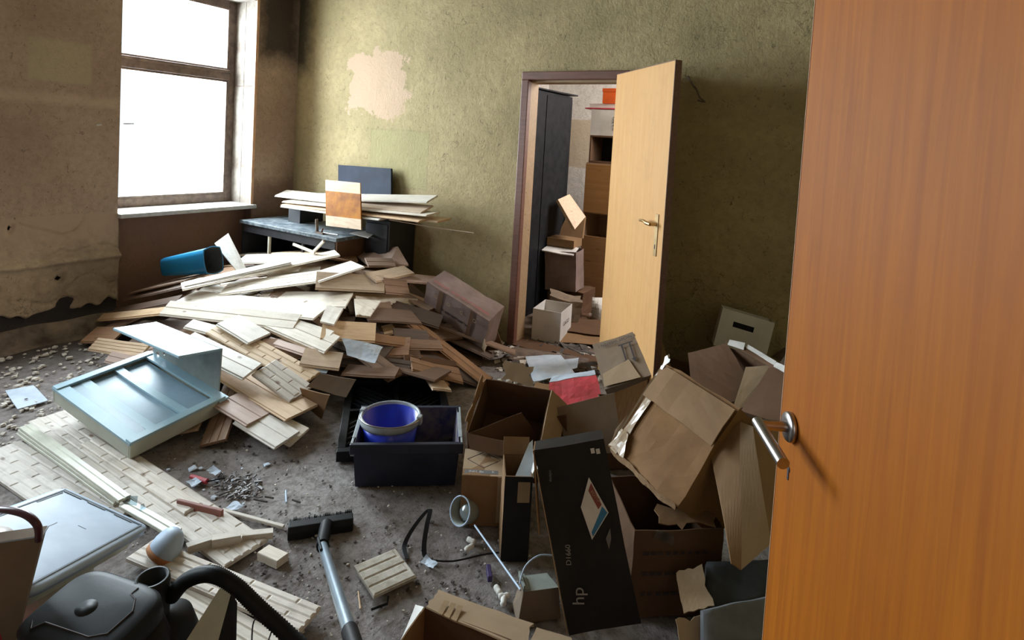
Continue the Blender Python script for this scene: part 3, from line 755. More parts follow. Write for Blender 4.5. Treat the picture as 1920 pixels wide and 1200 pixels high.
# blue white sheet of film on the heap
mb = MB(); sheet(mb, S((650, 667), .07), S((703, 681), .07), S((719, 650), .08), S((641, 634), .09), t=.002, nu=8, nv=6, amp=.01, fr=9)
tag(build(mb, 'plastic_sheet', 'paper'), 'crumpled blue white printed sheet draped over the shaded right flank', 'sheet')
mb = MB(); sheet(mb, S((590, 697), .03), S((612, 700), .03), S((618, 690), .03), S((575, 683), .04), t=.002, nu=3, nv=3, amp=.004)
tag(build(mb, 'plastic_sheet', 'paper'), 'small blue white scrap sticking out under the tan board', 'sheet')
# dark card pieces in the hollow at the front
for (q, mt, lb) in (([(575, 762, .03), (603, 786, .02), (617, 741, .22), (562, 728, .20)], 'card', 'brown card piece leaning in the dark hollow at the front of the heap'),
                    ([(575, 725, .20), (650, 745, .16), (668, 712, .24), (600, 700, .27)], 'card_grey', 'greyish card sheet under the stamped panel, above the hollow')):
    tag(build(pquad(q, amp=.004), 'card_piece', mt), lb, 'cardboard')
# the blue bin lying on the left back of the heap
p0, p1 = S((312, 512), .08), S((400, 500), .10)
ax = (p1-p0); L = ax.length; T = frame(p0+Vector((0, 0, .05)), ax, Vector((0, 0, 1)))
T = T @ Matrix(((0, 0, 1, 0), (1, 0, 0, 0), (0, 1, 0, 0), (0, 0, 0, 1)))   # local z -> along the axis
r_ = thing('waste_bin', 'blue plastic waste bin lying on its side at the left back of the heap', 'bin', T=T)
mb = MB(); prof = [(0, 0), (.062, 0), (.07, .02), (.095, L-.01), (.10, L), (.092, L), (.066, .03), (0, .025)]
n_ = 6; vs = []
for (r, z) in prof:
    for j in range(24):
        a = 2*PI*j/24; c, s_ = math.cos(a), math.sin(a); k = 1/max(abs(c), abs(s_))**.55
        vs.append((r*c*k*1.05, r*s_*k*.85, z))
mb.add(vs, [(i*24+j, i*24+(j+1) % 24, (i+1)*24+(j+1) % 24, (i+1)*24+j) for i in range(len(prof)-1) for j in range(24)], 0, True)
for f in range(5*24, len(mb.f)): mb.mi[f] = 1
build(mb, 'body', ['turq', 'fabric'], r_, T=T)  # dark opening of the bin is put into the colour of its inside
# ------------------------------------------------------------------ desk in the corner with what stands on it
dk = thing('desk', 'low dark desk with scratched top in the corner behind the heap', 'desk', (-4.06, 3.4, 0))
mb = MB(); mb.box(-4.69, -3.44, 3.12, 3.66, .69, .72); build(mb, 'desk_top', 'desk_top', dk, bev=.003)
mb = MB(); mb.box(-4.66, -3.47, 3.135, 3.65, .62, .69); build(mb, 'apron', 'desk', dk)
mb = MB(); mb.box(-3.47, -3.45, 3.14, 3.65, 0, .69); build(mb, 'side_panel', 'card_dark', dk)
mb = MB(); mb.box(-4.68, -4.66, 3.14, 3.65, 0, .69); build(mb, 'side_panel', 'desk', dk)
mb = MB(); mb.box(-4.66, -3.47, 3.62, 3.64, 0, .62); build(mb, 'back_panel', 'desk', dk)
for x in (-4.30, -3.86):
    mb = MB(); mb.box(x-.01, x+.01, 3.14, 3.16, 0, .62); build(mb, 'leg', 'cream_metal' if x < -4 else 'desk', dk)
mb = MB(); mb.box(-4.66, -3.47, 3.2, 3.62, .34, .36); build(mb, 'shelf', 'desk', dk)
cb = thing('cabinet', 'dark low cabinet standing between the desk and the green wall', 'cabinet', (-3.4, 3.6, 0))
mb = MB(); mb.box(-3.43, -3.16, 3.42, 3.73, 0, .86); build(mb, 'body', 'desk', cb, bev=.004)
mb = MB(); mb.box(-3.41, -3.18, 3.412, 3.42, .05, .83); build(mb, 'door', 'desk', cb, bev=.002)
# dark support block added in the shadow gap below the stacked boards
b_ = thing('block', 'dark block added in the shadow gap under the left end of the boards on the desk', 'block', (-4.3, 3.5, .72))
mb = MB(); mb.box(-4.36, -4.20, 3.38, 3.64, .72, .86); build(mb, 'body', 'desk', b_, bev=.003)
mb = MB(); mb.box(-4.36, -4.20, 3.38, 3.64, .86, .875); build(mb, 'lid', 'desk', b_)
# stack of boards on the desk
ST = [((515,366),(740,392),(745,372),.0,3.40,'pale',0,'topmost left pale board of the stack on the desk'),
      ((560,372),(800,378),(770,366),.0,3.42,'pale',0,'topmost right board of the desk stack, its pointed end by the wall'),
      ((640,384),(790,398),(797,380),-.0,3.36,'tan',0,'broad tan board in the right half of the desk stack'),
      ((530,377),(800,403),(806,397),-.0,3.33,'pale',0,'long pale board second from the bottom of the desk stack'),
      ((528,383),(786,414),(792,408),-.0,3.30,'tan',0,'long tan board at the bottom of the desk stack'),
      ((528,386),(712,411),(716,407),-.0,3.27,'pale',0,'short pale board lowest in front of the desk stack'),
      ((700,400),(822,415),(834,406),.0,3.38,'tan',0,'narrow tan board sticking out right of the desk stack')]
for i, (p0, p1, p2, l, Y, kd, gr, lb) in enumerate(ST):
    a, b = atY(*p0, Y), atY(*p1, Y+.02); c = b+Vector((.015, .14 if i < 3 else .16, .045 if i < 3 else .012))
    board(a, b, c, kd, gr, label=lb, group=None, wlim=(.05, .2))
a, b = atY(730, 412, 3.35), atY(888, 437, 3.5); mb = MB(); mb.tube([a, (a+b)/2-Vector((0, 0, .005)), b], .004, n=6)
tag(build(mb, 'lath', 'tan'), 'very thin lath sticking far out right of the desk stack', 'stick')
p = [atY(634, 309, 3.68), atY(733, 316, 3.68), atY(733, 408, 3.62), atY(634, 404, 3.62)]
bp = thing('panel', 'blue black square panel leaning on the green wall behind the desk stack', 'panel', p[3])
mb = MB(); sheet(mb, p[3], p[2], p[1], p[0], t=.02, nu=1, nv=1); build(mb, 'board', 'dark_panel', bp)
p = [atY(611, 423, 3.24), atY(677, 431, 3.24), atY(675, 343, 3.30), atY(610, 337, 3.30)]
ab = thing('panel', 'light wooden panel with an amber stained band leaning before the desk stack', 'panel', p[0])
q = lambda k, A_, B_: A_+(B_-A_)*k
for (k0, k1, mt, nm) in ((0, .22, 'tan', 'lower_board'), (.22, .76, 'amber', 'amber_band'), (.76, 1, 'tan', 'upper_board')):
    mb = MB(); sheet(mb, q(k0, p[0], p[3]), q(k0, p[1], p[2]), q(k1, p[1], p[2]), q(k1, p[0], p[3]), t=.012, nu=1, nv=1); build(mb, nm, mt, ab)
cl = thing('clamp', 'small dark screw clamp standing on the desk top', 'tool', (-3.72, 3.16, .72))
mb = MB(); q0 = Vector((-3.70, 3.17, .725)); mb.box(-3.73, -3.64, 3.155, 3.185, .72, .735); mb.tube([q0+Vector((-.02, 0, .0)), q0+Vector((-.035, .0, .11))], .012, n=8); mb.tube([q0+Vector((.03, .0, .01)), q0+Vector((.045, .0, .045))], .008, n=8)
build(mb, 'frame', 'window_wood', cl)
mb = MB(); mb.tube([q0+Vector((.05, 0, .008)), q0+Vector((.20, .02, .006))], .006, n=8); build(mb, 'handle', 'steel', cl)
mb = MB(); sheet(mb, atz(655, 437, .735), atz(690, 446, .73), atz(708, 434, .74), atz(676, 432, .75), t=.003, nu=2, nv=2); tag(build(mb, 'paper_sheet', 'white_card'), 'white paper strip on the right corner of the desk', 'paper')
# ================================================================== left foreground
# aqua appliance part: sloping tray with bars and an upright panel with top flange
P, r, D = (-2.694, 1.297, .03), (.1748, .0557, 1.6356), (.47, .668, .077)
T = pose(P, r); ap = thing('appliance_housing', 'pale aqua plastic housing with inset tray and upright flanged panel lying before the heap', 'housing', T=T)
x, y, z = D
mb = MB(); s = .012
mb.box(0, x, 0, s, 0, z); mb.box(0, x, y-s, y, 0, z); mb.box(0, s, s, y-s, 0, z); mb.box(x-s, x, s, y-s, 0, z); mb.box(s, x-s, s, y-s, .02, .03)
build(mb, 'body', 'aqua_side', ap, T=T, bev=.004)
def bowed(x0, x1, y0, y1, zz, k, nm, mt, th=.012, n=14):
    mb = MB(); vs = []
    for i in range(n+1):
        v = i/n; yy = y0+(y1-y0)*v; h = zz-k*math.sin(PI*v)
        for xx in (x0, x1): vs += [(xx, yy, h), (xx, yy, h-th)]
    fs = []
    for i in range(n):
        a = i*4; fs += [(a, a+2, a+6, a+4), (a+1, a+5, a+7, a+3), (a, a+4, a+5, a+1), (a+2, a+3, a+7, a+6)]
    fs += [(0, 1, 3, 2), (n*4, n*4+2, n*4+3, n*4+1)]
    mb.add(vs, fs, 0, False); return build(mb, nm, mt, ap, T=T)
bowed(-.004, .052, 0, y, z+.004, .0, 'rim', 'aqua'); bowed(x-.040, x+.012, -.01, y, z+.004, .0, 'rim', 'aqua')
mb = MB(); mb.box(.0, x, -.004, .040, z-.004, z+.010); build(mb, 'rim', 'aqua', ap, T=T, bev=.003)
mb = MB(); mb.box(.0, x, y-.04, y+.004, z-.004, z+.010); build(mb, 'rim', 'aqua', ap, T=T, bev=.003)
bowed(.052, .105, .04, y-.04, z-.006, .0, 'inset', 'aqua_glass', th=.004)
bowed(.100, .145, .04, y-.04, z-.004, .006, 'bar', 'aqua')
bowed(.145, .270, .04, y-.04, z-.020, .006, 'inset', 'aqua_glass', th=.004)
bowed(.265, .305, .04, y-.04, z-.004, .008, 'bar', 'aqua')
bowed(.305, .435, .04, y-.04, z-.022, .006, 'inset', 'aqua_glass', th=.004)
# upright panel behind the far-right side: base follows the tray's x = D edge
u0, u1 = T @ Vector((x+.006, y*.97, .03)), T @ Vector((x+.006, y*.10, .03))
a = atz(274, 672, .15); 
pa, pb = Vector(u0), Vector(u1); pa.z = .08; pb.z = .05
zl, zr = zfor(pa.x, pa.y, 588), zfor(pb.x, pb.y, 652); H_ = zr-pb.z; mb = MB()
dd = (pb-pa); dl = dd.length; dn = dd.normalized(); TT = frame(pa, dn, Vector((0, 0, 1)))
# local x along, local y up: panel with cut slots at its left end
mb.box(.0, .03, .0, H_, -.006, 0); mb.box(.03, .055, 0, .12, -.006, 0); mb.box(.03, .055, .17, .20, -.006, 0); mb.box(.03, .055, .25, H_, -.006, 0)
mb.box(.055, .09, 0, H_, -.006, 0); mb.box(.09, .105, 0, .17, -.006, 0); mb.box(.09, .105, .23, H_, -.006, 0); mb.box(.105, dl, 0, H_, -.006, 0)
build(mb, 'upright_panel', 'metal_grey', ap, T=TT)
q3, q4 = TT @ Vector((dl, H_, 0)), TT @ Vector((0, H_, 0)); q2 = atz(335, 668, q3.z); q1 = q4+(q2-q3)
mb = MB(); sheet(mb, q1, q2, q3, q4, t=.014, nu=4, nv=2, amp=0); build(mb, 'top_flange', 'aqua', ap, bev=.004)
# small white sheet on the rubble
mb = MB(); sheet(mb, atz(33, 767, .012), atz(90, 750, .012), atz(63, 722, .02), atz(10, 732, .02), t=.004, nu=4, nv=4, amp=.003)
wp = tag(build(mb, 'plastic_plate', 'paper'), 'small bluish white plate with a dark hole lying on plaster crumbs at the left', 'plate')
mb = MB(); mb.lathe([(0, .0006), (.008, .0006), (.008, 0)], T=Matrix.Translation(atz(49, 748, .021)), n=10); build(mb, 'hole', 'ink', wp)
# stamped boards and the strips on the floor
def fl(p, h): return atz(p[0], p[1], h)
board(fl((52, 790), .02), fl((420, 1062), .02), fl((505, 1012), .02), 'emb', label='long stamped white board running from the aqua tray to the wood offcuts', emboss=5, wlim=(.1, .5))
board(fl((150, 832), .030), fl((345, 962), .030), fl((375, 940), .030), 'emb', label='narrow stamped white strip on the far side of the long stamped board', emboss=2, wlim=(.04, .12))
board(fl((-60, 860), .015), fl((150, 1005), .015), fl((262, 960), .015), 'emb', label='stamped white board at the left edge, running under the bluish lid', emboss=5, wlim=(.1, .5))
board(fl((236, 1046), .035), fl((560, 1184), .035), fl((632, 1148), .035), 'emb', label='stamped white board ending ragged beside the vacuum tube', emboss=4, wlim=(.1, .5))
board(fl((300, 1130), .02), fl((480, 1240), .02), fl((545, 1200), .02), 'pale', 2, label='pale board under the black hose at the bottom of the picture', wlim=(.1, .4))
board(fl((118, 808), .01), fl((182, 812), .01), fl((165, 790), .01), 'reddish', 0, label='reddish board scrap between the aqua tray and the stamped board')
for i, (p0, p1, p2, h, lb) in enumerate((((30, 812), (212, 944), (222, 936), .03, 'cream metal profile, lowest and nearest of the four strips'),
        ((33, 806), (215, 938), (226, 930), .045, 'cream metal profile lying second from the near side of the strips'),
        ((36, 801), (222, 938), (242, 925), .06, 'broad pale green topmost metal profile on the stamped boards'),
        ((222, 948), (318, 1004), (342, 990), .045, 'short pale green metal profile behind the dust mask'))):
    board(fl(p0, h), fl(p1, h), fl(p2, h), 'cream_metal', 1, t=.012, label=lb, name='metal_strip', cat='strip', tongue=False, wlim=(.02, .1))
# large bluish white moulded lid
P, r, D = (-1.788, .617, .269), (-.1358, .4814, 1.9966), (.502, .36, .026)
T = pose(P, r); ld = thing('lid', 'large bluish white moulded lid with recessed groove lying at the lower left', 'lid', T=T)
x, y, z = D
mb = MB(); rbox(mb, x, y, z, e=14, n=48, T=Matrix.Translation((x/2, y/2, 0))); build(mb, 'plate', 'white_plastic', ld, T=T)
mb = MB(); o = .0012
for (a, b, c, d) in ((.02, x-.02, .022, .027), (.02, x-.02, y-.027, y-.022), (.02, .025, .022, y-.022), (x-.025, x-.02, .022, y-.022)): mb.box(a, b, c, d, z, z+o)
mb.box(.05, .10, .10, .103, z, z+o); mb.box(.05, .10, .115, .117, z, z+o); mb.box(.20, .202, .16, .20, z, z+o*.6); mb.box(.26, .30, .20, .2015, z, z+o*.6); mb.box(.33, .3315, .12, .15, z, z+o*.6); mb.box(.12, .15, .26, .2612, z, z+o*.6)
for q_ in (.06, .24, .40): mb.box(x-.034, x-.028, q_*.6+.02, q_*.6+.09, z, z+o)
for q_ in (.10, .30): mb.box(.05+q_, .16+q_, y-.036, y-.031, z, z+o)
build(mb, 'groove', 'groove', ld, T=T)
mb = MB(); mb.box(.03, x-.03, .03, y-.03, -.05, 0); build(mb, 'underside', 'aqua_side', ld, T=T)
# container the lid rests on
sp = thing('tub', 'cream tub hidden under the bluish lid', 'tub', atz(110, 1060, 0))
c_ = T @ Vector((x/2, y/2, 0)); mb = MB(); mb.lathe([(0, 0), (.11, 0), (.13, .16), (.12, .16), (.10, .01), (0, .01)], T=Matrix.Translation((c_.x, c_.y, 0)), n=24); build(mb, 'body', 'aqua_side', sp)
# respirator mask
c_ = atz(316, 1020, .06); T = Matrix.Translation(c_) @ Matrix.Rotation(math.radians(75), 4, 'Z') @ Matrix.Rotation(math.radians(35), 4, 'Y')
rm = thing('dust_mask', 'white moulded dust mask with rusty brown lower rim on the stamped board', 'mask', T=T)
mb = MB(); mb.lathe([(.062, -.03), (.064, -.025), (.060, .0), (.048, .028), (.03, .045), (.012, .052), (0, .053)], n=24, sx=.8, sy=1.0); build(mb, 'shell', 'white_plastic', rm, T=T)
mb = MB(); mb.lathe([(.060, -.045), (.068, -.04), (.066, -.024), (.055, -.026), (.055, -.045)], n=24, sx=.8); build(mb, 'rim', 'rust', rm, T=T)
mb = MB(); mb.tube(curve_pts([T @ Vector((.0, .062, -.03)), T @ Vector((.02, .10, -.04)), T @ Vector((.05, .09, -.05)), T @ Vector((.05, .05, -.045))]), .0025, n=6); build(mb, 'strap', 'rust', rm)
# wood offcuts
def bar(p0, p1, w_, h_, mt, name, lb, cat, lift=.0, lift1=None):
    a, b = atz(p0[0], p0[1], h_+lift), atz(p1[0], p1[1], h_+(lift if lift1 is None else lift1)); L = (b-a).length
    T = frame((a+b)/2, b-a, Vector((-(b-a).y, (b-a).x, 0))); mb = MB()
    mb.prism([(-w_/2, -h_), (w_/2, -h_), (w_/2, -.002), (w_/2-.002, 0), (-w_/2+.002, 0), (-w_/2, -.002)], -L/2, L/2, skew=rnd.uniform(-.15, .15))
    return tag(build(mb, name, mt, T=T), lb, cat)
bar((350, 1022), (400, 1006), .03, .028, 'pale', 'wood_block', 'square pale wood offcut right beside the dust mask', 'wood', .02)
bar((398, 1008), (452, 999), .034, .030, 'pale', 'wood_block', 'square pale wood offcut in the middle of the row right of the dust mask', 'wood', .02)
bar((454, 1000), (512, 994), .032, .024, 'pale', 'wood_block', 'pale wood offcut at the right end of the row pointing to the nozzle', 'wood', .012)
bar((494, 1028), (530, 1044), .05, .030, 'pale', 'wood_block', 'thick short wood offcut lying alone below the floor nozzle', 'wood')
bar((334, 936), (417, 956), .014, .035, 'redbrown', 'batten', 'red brown batten standing on edge at the end of the stamped board', 'wood', .01)
bar((417, 954), (532, 985), .016, .010, 'pale', 'batten', 'long pale splintered batten running to the floor nozzle', 'wood', .004)
bar((540, 990), (598, 1002), .012, .008, 'pale', 'batten', 'short pale splinter behind the neck of the floor nozzle', 'wood', .003)
bar((672, 1108), (676, 1140), .006, .005, 'tan', 'stick', 'thin pale stick on the floor left of the square tile', 'stick')
# broken glass shards on the strips
for i, (c, lb) in enumerate(((((232, 945), (256, 948), (258, 930), (238, 930)), 'broken glass shard standing on the pale green metal profile'), (((262, 958), (274, 954), (270, 944), (264, 946)), 'small glass shard right beside the larger one on the profile'))):
    mb = MB(); sheet(mb, *[atz(*q, .065+.02*(k > 1)) for k, q in enumerate(c)], t=.002, nu=1, nv=1); tag(build(mb, 'glass_shard', 'film'), lb, 'glass')
# ------------------------------------------------------------------ vacuum cleaner
c_ = atz(178, 1130, .36); T = Matrix.Translation((c_.x, c_.y, 0)) @ Matrix.Rotation(math.radians(12), 4, 'Z')
vc = thing('vacuum_cleaner', 'black canister vacuum cleaner with domed lid at the bottom left', 'vacuum cleaner', T=T)
mb = MB(); rbox(mb, .34, .26, .27, e=3, n=36, T=Matrix.Translation((0, 0, .03))); build(mb, 'body', 'black', vc, T=T)
LT = T @ Matrix.Translation((.0, 0, .29)) @ Matrix.Rotation(math.radians(10), 4, 'X') @ Matrix.Rotation(math.radians(-4), 4, 'Y')
mb = MB(); rbox(mb, .31, .205, .055, e=4.2, n=48, T=None, dome=.12); build(mb, 'lid', 'black_dusty', vc, T=LT)
mb = MB(); pts = [(-.10, -.055, .066), (-.075, -.085, .060), (.07, -.085, .060), (.085, -.045, .070)]
def seam(ps, nm='seam'):
    mb = MB(); mb.tube([Vector(p) for p in ps], .0022, n=5); build(mb, nm, 'ink', vc, T=LT)
seam([(-.115, -.06, .0565), (-.095, -.075, .0565), (-.075, -.055, .059), (.07, -.05, .059), (.105, -.03, .0575), (.11, .03, .0575), (.085, .055, .0575)])
seam([(.085, .055, .0575), (.06, .062, .0575), (.06, .082, .0555)])
mb = MB(); mb.lathe([(0, .0), (.022, 0), (.022, .002), (0, .002)], T=Matrix.Translation((-.01, .0, .061)), n=20, sx=1.3); build(mb, 'logo_disc', 'black_dusty', vc, T=LT)
pt = T.inverted() @ atz(286, 1082, .36)
mb = MB(); PT = Matrix.Translation((pt.x, pt.y, .22))
mb.lathe([(0, .09), (.030, .09), (.033, .14), (.040, .14), (.042, .125), (.042, .0), (.06, -.05)], T=PT, n=28); build(mb, 'hose_port', 'black_dusty', vc, T=T)
mt_ = T.inverted() @ atz(312, 1175, .22)
mb = MB(); mb.lathe([(0, 0), (.075, 0), (.08, .02), (.08, .17), (.06, .23), (0, .245)], T=Matrix.Translation((mt_.x, mt_.y, .02)), n=28); build(mb, 'motor_housing', 'black', vc, T=T)
for sx_ in (-1, 1):
    mb = MB(); mb.lathe([(0, -.015), (.03, -.015), (.034, 0), (.03, .015), (0, .015)], T=Matrix.Translation((sx_*.13, -.10, .034)) @ Matrix.Rotation(PI/2, 4, 'Y'), n=16); build(mb, 'wheel', 'black', vc, T=T)
# ribbed hose
hp = [atz(322, 1118, .30), atz(350, 1088, .36), atz(395, 1076, .40), atz(440, 1098, .38), atz(485, 1140, .33), atz(540, 1190, .28), atz(610, 1260, .24), atz(640, 1340, .2)]
pts = curve_pts(hp, 26); rs = [.0185+(.0016 if i % 2 else -.0008) for i in range(len(pts))]
mb = MB(); mb.tube(pts, .019, n=14, rs=rs); hz_ = tag(build(mb, 'hose', 'black'), 'black ribbed suction hose arching out of the vacuum cleaner', 'hose')
# nozzle with tube
a, b = atz(540, 990, .03), atz(662, 972, .03); T = frame((a+b)/2, b-a, Vector((-(b-a).y, (b-a).x, 0))); L = (b-a).length
nz_ = thing('vacuum_nozzle', 'black brush floor nozzle on a chromed tube lying on the concrete', 'nozzle', T=T)
mb = MB(); mb.prism([(-.035, -.03), (.035, -.03), (.035, .0), (.02, .012), (-.02, .015), (-.035, .0)], -L/2, L/2); build(mb, 'head', 'black', nz_, T=T, bev=.004)
mb = MB()
for i in range(34):
    x_ = -L/2+.006+i*(L-.012)/33; hh = rnd.uniform(.006, .016); mb.box(x_-.003, x_+.003, .034, .044, -.02, -.005+hh)
tag(build(mb, 'bristles', 'black', nz_, T=T), kind='stuff')
n0 = T @ Vector((.02, -.02, .0)); n1 = atz(604, 1020, .06); n2 = atz(612, 1040, .085); n3 = atz(672, 1235, .50)
mb = MB(); mb.tube([n0, n1, n1+(n3-n1)*.03], .02, n=14, rs=[.026, .022, .023]); build(mb, 'neck', 'black', nz_)
e1 = n1+(n3-n1)*.86
mb = MB(); mb.tube([n1, e1], .0158, n=18); build(mb, 'tube', 'tube_steel', nz_)
mb = MB(); mb.tube([e1-(n3-n1)*.01, n3], .0185, n=16); build(mb, 'tube_collar', 'black', nz_)
mb = MB(); mb.tube([n1+Vector((-.022, .0, .012)), n1+(n3-n1)*.16+Vector((-.022, 0, .008))], .005, n=8); build(mb, 'clip', 'black_dusty', nz_)
# bracket and wire before the hose
p = [atz(412, 1103, .34), atz(434, 1110, .32), atz(400, 1235, .20), atz(340, 1215, .22)]
br = thing('metal_bracket', 'beige folded metal bracket under the hose, bottom of the picture', 'bracket', p[2])
mb = MB(); sheet(mb, p[3], p[2], p[1], p[0], t=.004, nu=1, nv=1); build(mb, 'web', 'cream_metal', br)
mb = MB(); sheet(mb, p[1], p[2], p[2]+Vector((.05, .03, -.05)), p[1]+Vector((.012, .01, -.03)), t=.003, nu=1, nv=1); build(mb, 'wing', 'black', br)
mb = MB(); mb.tube(curve_pts([atz(472, 1215, .02), atz(476, 1165, .12), atz(500, 1150, .16), atz(512, 1170, .12), atz(500, 1210, .02)]), .0022, n=6)
tag(build(mb, 'wire', 'black'), 'thin black wire loop beside the hose at the bottom', 'wire')
# left edge: board and canister with handle
top = .50
p = [atz(-170, 1040, top), atz(36, 1012, top), atz(80, 1004, top+.005), atz(60, 985, top)]
e0, e1 = atz(80, 1004, top), atz(-170, 1040, top); dn = (e1-e0).normalized()
f0, f1 = atz(28, 1205, .20), atz(-200, 1260, .20)
bx = thing('drawer_front', 'beige white edged board standing upright at the lower left corner', 'board', (e0.x, e0.y, 0))
mb = MB(); sheet(mb, f1, f0, e0, e1, t=.035, nu=1, nv=1); build(mb, 'panel', 'card_grey', bx)
mb = MB(); off = Vector((-(e0-e1).y, (e0-e1).x, 0)).normalized()
if (off.dot(EYEP-e0)) > 0: off = -off
sheet(mb, e1, e0, e0+off*.035+Vector((0, 0, .002)), e1+off*.035+Vector((0, 0, .002)), t=.004, nu=1, nv=1); build(mb, 'white_edge', 'white_plastic', bx)
g0 = Vector((f0.x, f0.y, 0)); g1 = Vector((f1.x, f1.y, 0))
mb = MB(); sheet(mb, g1, g0, f0, f1, t=.035, nu=1, nv=1); build(mb, 'lower_panel', 'card_grey', bx)
c_ = atz(-34, 1012, .46); T = Matrix.Translation((c_.x, c_.y, 0))
cn = thing('canister', 'red canister with dirty white shoulder and dark red handle at the left edge', 'canister', T=T)
mb = MB(); mb.lathe([(0, 0), (.078, 0), (.082, .02), (.082, .37)], T=None, n=28); build(mb, 'body', 'red', cn, T=T)
mb = MB(); mb.lathe([(.083, .37), (.085, .375), (.083, .42), (.06, .455), (.02, .47), (0, .47)], n=28); build(mb, 'shoulder', 'pinkwhite', cn, T=T)
mb = MB(); mb.tube(curve_pts([atz(-60, 975, .50), atz(-30, 958, .53), atz(10, 956, .56), atz(48, 965, .56), atz(70, 985, .54), atz(73, 1012, .49)]), .0085, n=12); build(mb, 'handle', 'dark_red', cn)
# square tile, strap, small finds
a, b, c, d = atz(700, 1117, .028), atz(780, 1080, .026), atz(738, 1030, .024), atz(668, 1058, .026)
x_ = b-a; T = frame((a+b+c+d)/4, x_, d-a); mb = MB(); stamped(mb, x_.length, (d-a).length, .012, 4, .30)
for k in range(9): pass
tag(build(mb, 'stone_tile', 'stone', T=T), 'square stamped stone coloured tile lying on the concrete floor', 'tile')
mb = MB(); pts = curve_pts([atz(762, 1048, .004), atz(758, 1022, .01), atz(778, 985, .06), atz(805, 955, .10), atz(800, 985, .07), atz(795, 1018, .03), atz(796, 1042, .004), atz(806, 1050, .003)], 8)
vs = []
for p_ in pts: vs += [p_+RT*.008, p_-RT*.008, p_-RT*.008+Vector((.001, .002, .001)), p_+RT*.008+Vector((.001, .002, .001))]
k = len(pts); mb.add(vs, [(i*4+j, i*4+(j+1) % 4, (i+1)*4+(j+1) % 4, (i+1)*4+j) for i in range(k-1) for j in range(4)])
tag(build(mb, 'strap', 'black'), 'black strap bent into an arch behind the square tile', 'strap')
mb = MB(); mb.tube(curve_pts([atz(806, 1050, .004), atz(850, 1052, .004), atz(905, 1040, .006), atz(935, 1036, .01)]), .003, n=6); tag(build(mb, 'cable', 'black'), 'thin dark cable on the floor right of the strap', 'cable')
mb = MB(); mb.tube([atz(696, 1143, .005), atz(726, 1132, .005), atz(728, 1118, .012)], .004, n=6); tag(build(mb, 'hex_key', 'black'), 'small black hex key below the square tile', 'tool')
mb = MB(); q = atz(917, 1075, .012); mb.box(-.008, .008, -.03, .03, -.01, .012, T=Matrix.Translation(q) @ Matrix.Rotation(.7, 4, 'Z')); tag(build(mb, 'plastic_piece', 'purple', bev=.002), 'small purple plastic piece on the floor left of the lamp', 'plastic')
mb = MB(); p0, p1 = atz(358, 893, .012), atz(388, 903, .012); mb.tube([p0, p1], .011, n=10, rs=[.009, .012]); sd = thing('screwdriver', 'red handled screwdriver among scraps behind the stamped board', 'tool', p0); build(mb, 'handle', 'red', sd)
mb = MB(); mb.tube([p1, atz(422, 896, .008)], .003, n=6); build(mb, 'blade', 'black', sd)
# ================================================================== crate, tray, bucket
P, D = (-1.781, 1.758, 0), (.47, .345, .205)
T = pose(P, (0, 0, .6636)); cr = thing('crate', 'dark navy stacking crate with dusty inside, holding the blue bucket', 'crate', T=T)
x, y, z = D; w_ = .008
mb = MB()
def taper(mb, x0, x1, y0, y1, z0, z1, k): 
    vs = [(x0+k, y0+k, z0), (x1-k, y0+k, z0), (x1-k, y1-k, z0), (x0+k, y1-k, z0), (x0, y0, z1), (x1, y0, z1), (x1, y1, z1), (x0, y1, z1)]
    t = w_; vi = [(x0+k+t, y0+k+t, z0+t), (x1-k-t, y0+k+t, z0+t), (x1-k-t, y1-k-t, z0+t), (x0+k+t, y1-k-t, z0+t), (x0+t, y0+t, z1), (x1-t, y0+t, z1), (x1-t, y1-t, z1), (x0+t, y1-t, z1)]
    mb.add(vs, [(0, 3, 2, 1), (0, 1, 5, 4), (1, 2, 6, 5), (2, 3, 7, 6), (3, 0, 4, 7)], 0)
    mb.add(vi, [(0, 1, 2, 3), (0, 4, 5, 1), (1, 5, 6, 2), (2, 6, 7, 3), (3, 7, 4, 0)], 1)
    n0 = len(mb.v)-16
    for i in range(4): mb.f.append([n0+4+i, n0+4+(i+1) % 4, n0+12+(i+1) % 4, n0+12+i]); mb.mi.append(0); mb.sm.append(False)
taper(mb, 0, x, 0, y, 0, z, .016); build(mb, 'body', ['navy', 'crate_in'], cr, T=T)
for (a, b, c, d) in ((-.012, x+.012, -.012, .004), (-.012, x+.012, y-.004, y+.012)):
    mb = MB(); mb.box(a, b, c, d, z-.045, z); build(mb, 'rim', 'navy', cr, T=T, bev=.003)
for a in (-.010, x-.008):
    mb = MB(); mb.box(a, a+.018, .004, .05, z-.06, z); mb.box(a, a+.018, y-.06, y-.004, z-.06, z); mb.box(a, a+.018, .05, y-.06, z-.012, z+.001); mb.box(a, a+.018, .10, .16, z-.06, z-.012); mb.box(a, a+.018, .20, y-.06, z-.06, z-.012); mb.box(a, a+.018, .05, y-.06, z-.07, z-.06)
    build(mb, 'side_grip', 'rim_grey', cr, T=T, bev=.002)
text('Partner', .030, T @ Matrix.Translation((.30, .009-.0185, .115)) @ Matrix.Rotation(PI/2, 4, 'X'), 'black_dusty', cr)
Tb = Matrix.Translation(T @ Vector((.145, .185, .008)))
bk = thing('bucket', 'bright blue round bucket with grey rim standing in the navy crate', 'bucket', T=Tb)
mb = MB(); mb.lathe([(0, 0), (.098, 0), (.102, .004), (.132, .225), (.128, .225), (.098, .008), (0, .008)], n=44); build(mb, 'body', 'blue', bk, T=Tb)
mb = MB(); mb.lathe([(.130, .205), (.139, .205), (.142, .215), (.141, .236), (.136, .240), (.129, .236), (.128, .215)], n=44); build(mb, 'rim', 'rim_grey', bk, T=Tb)
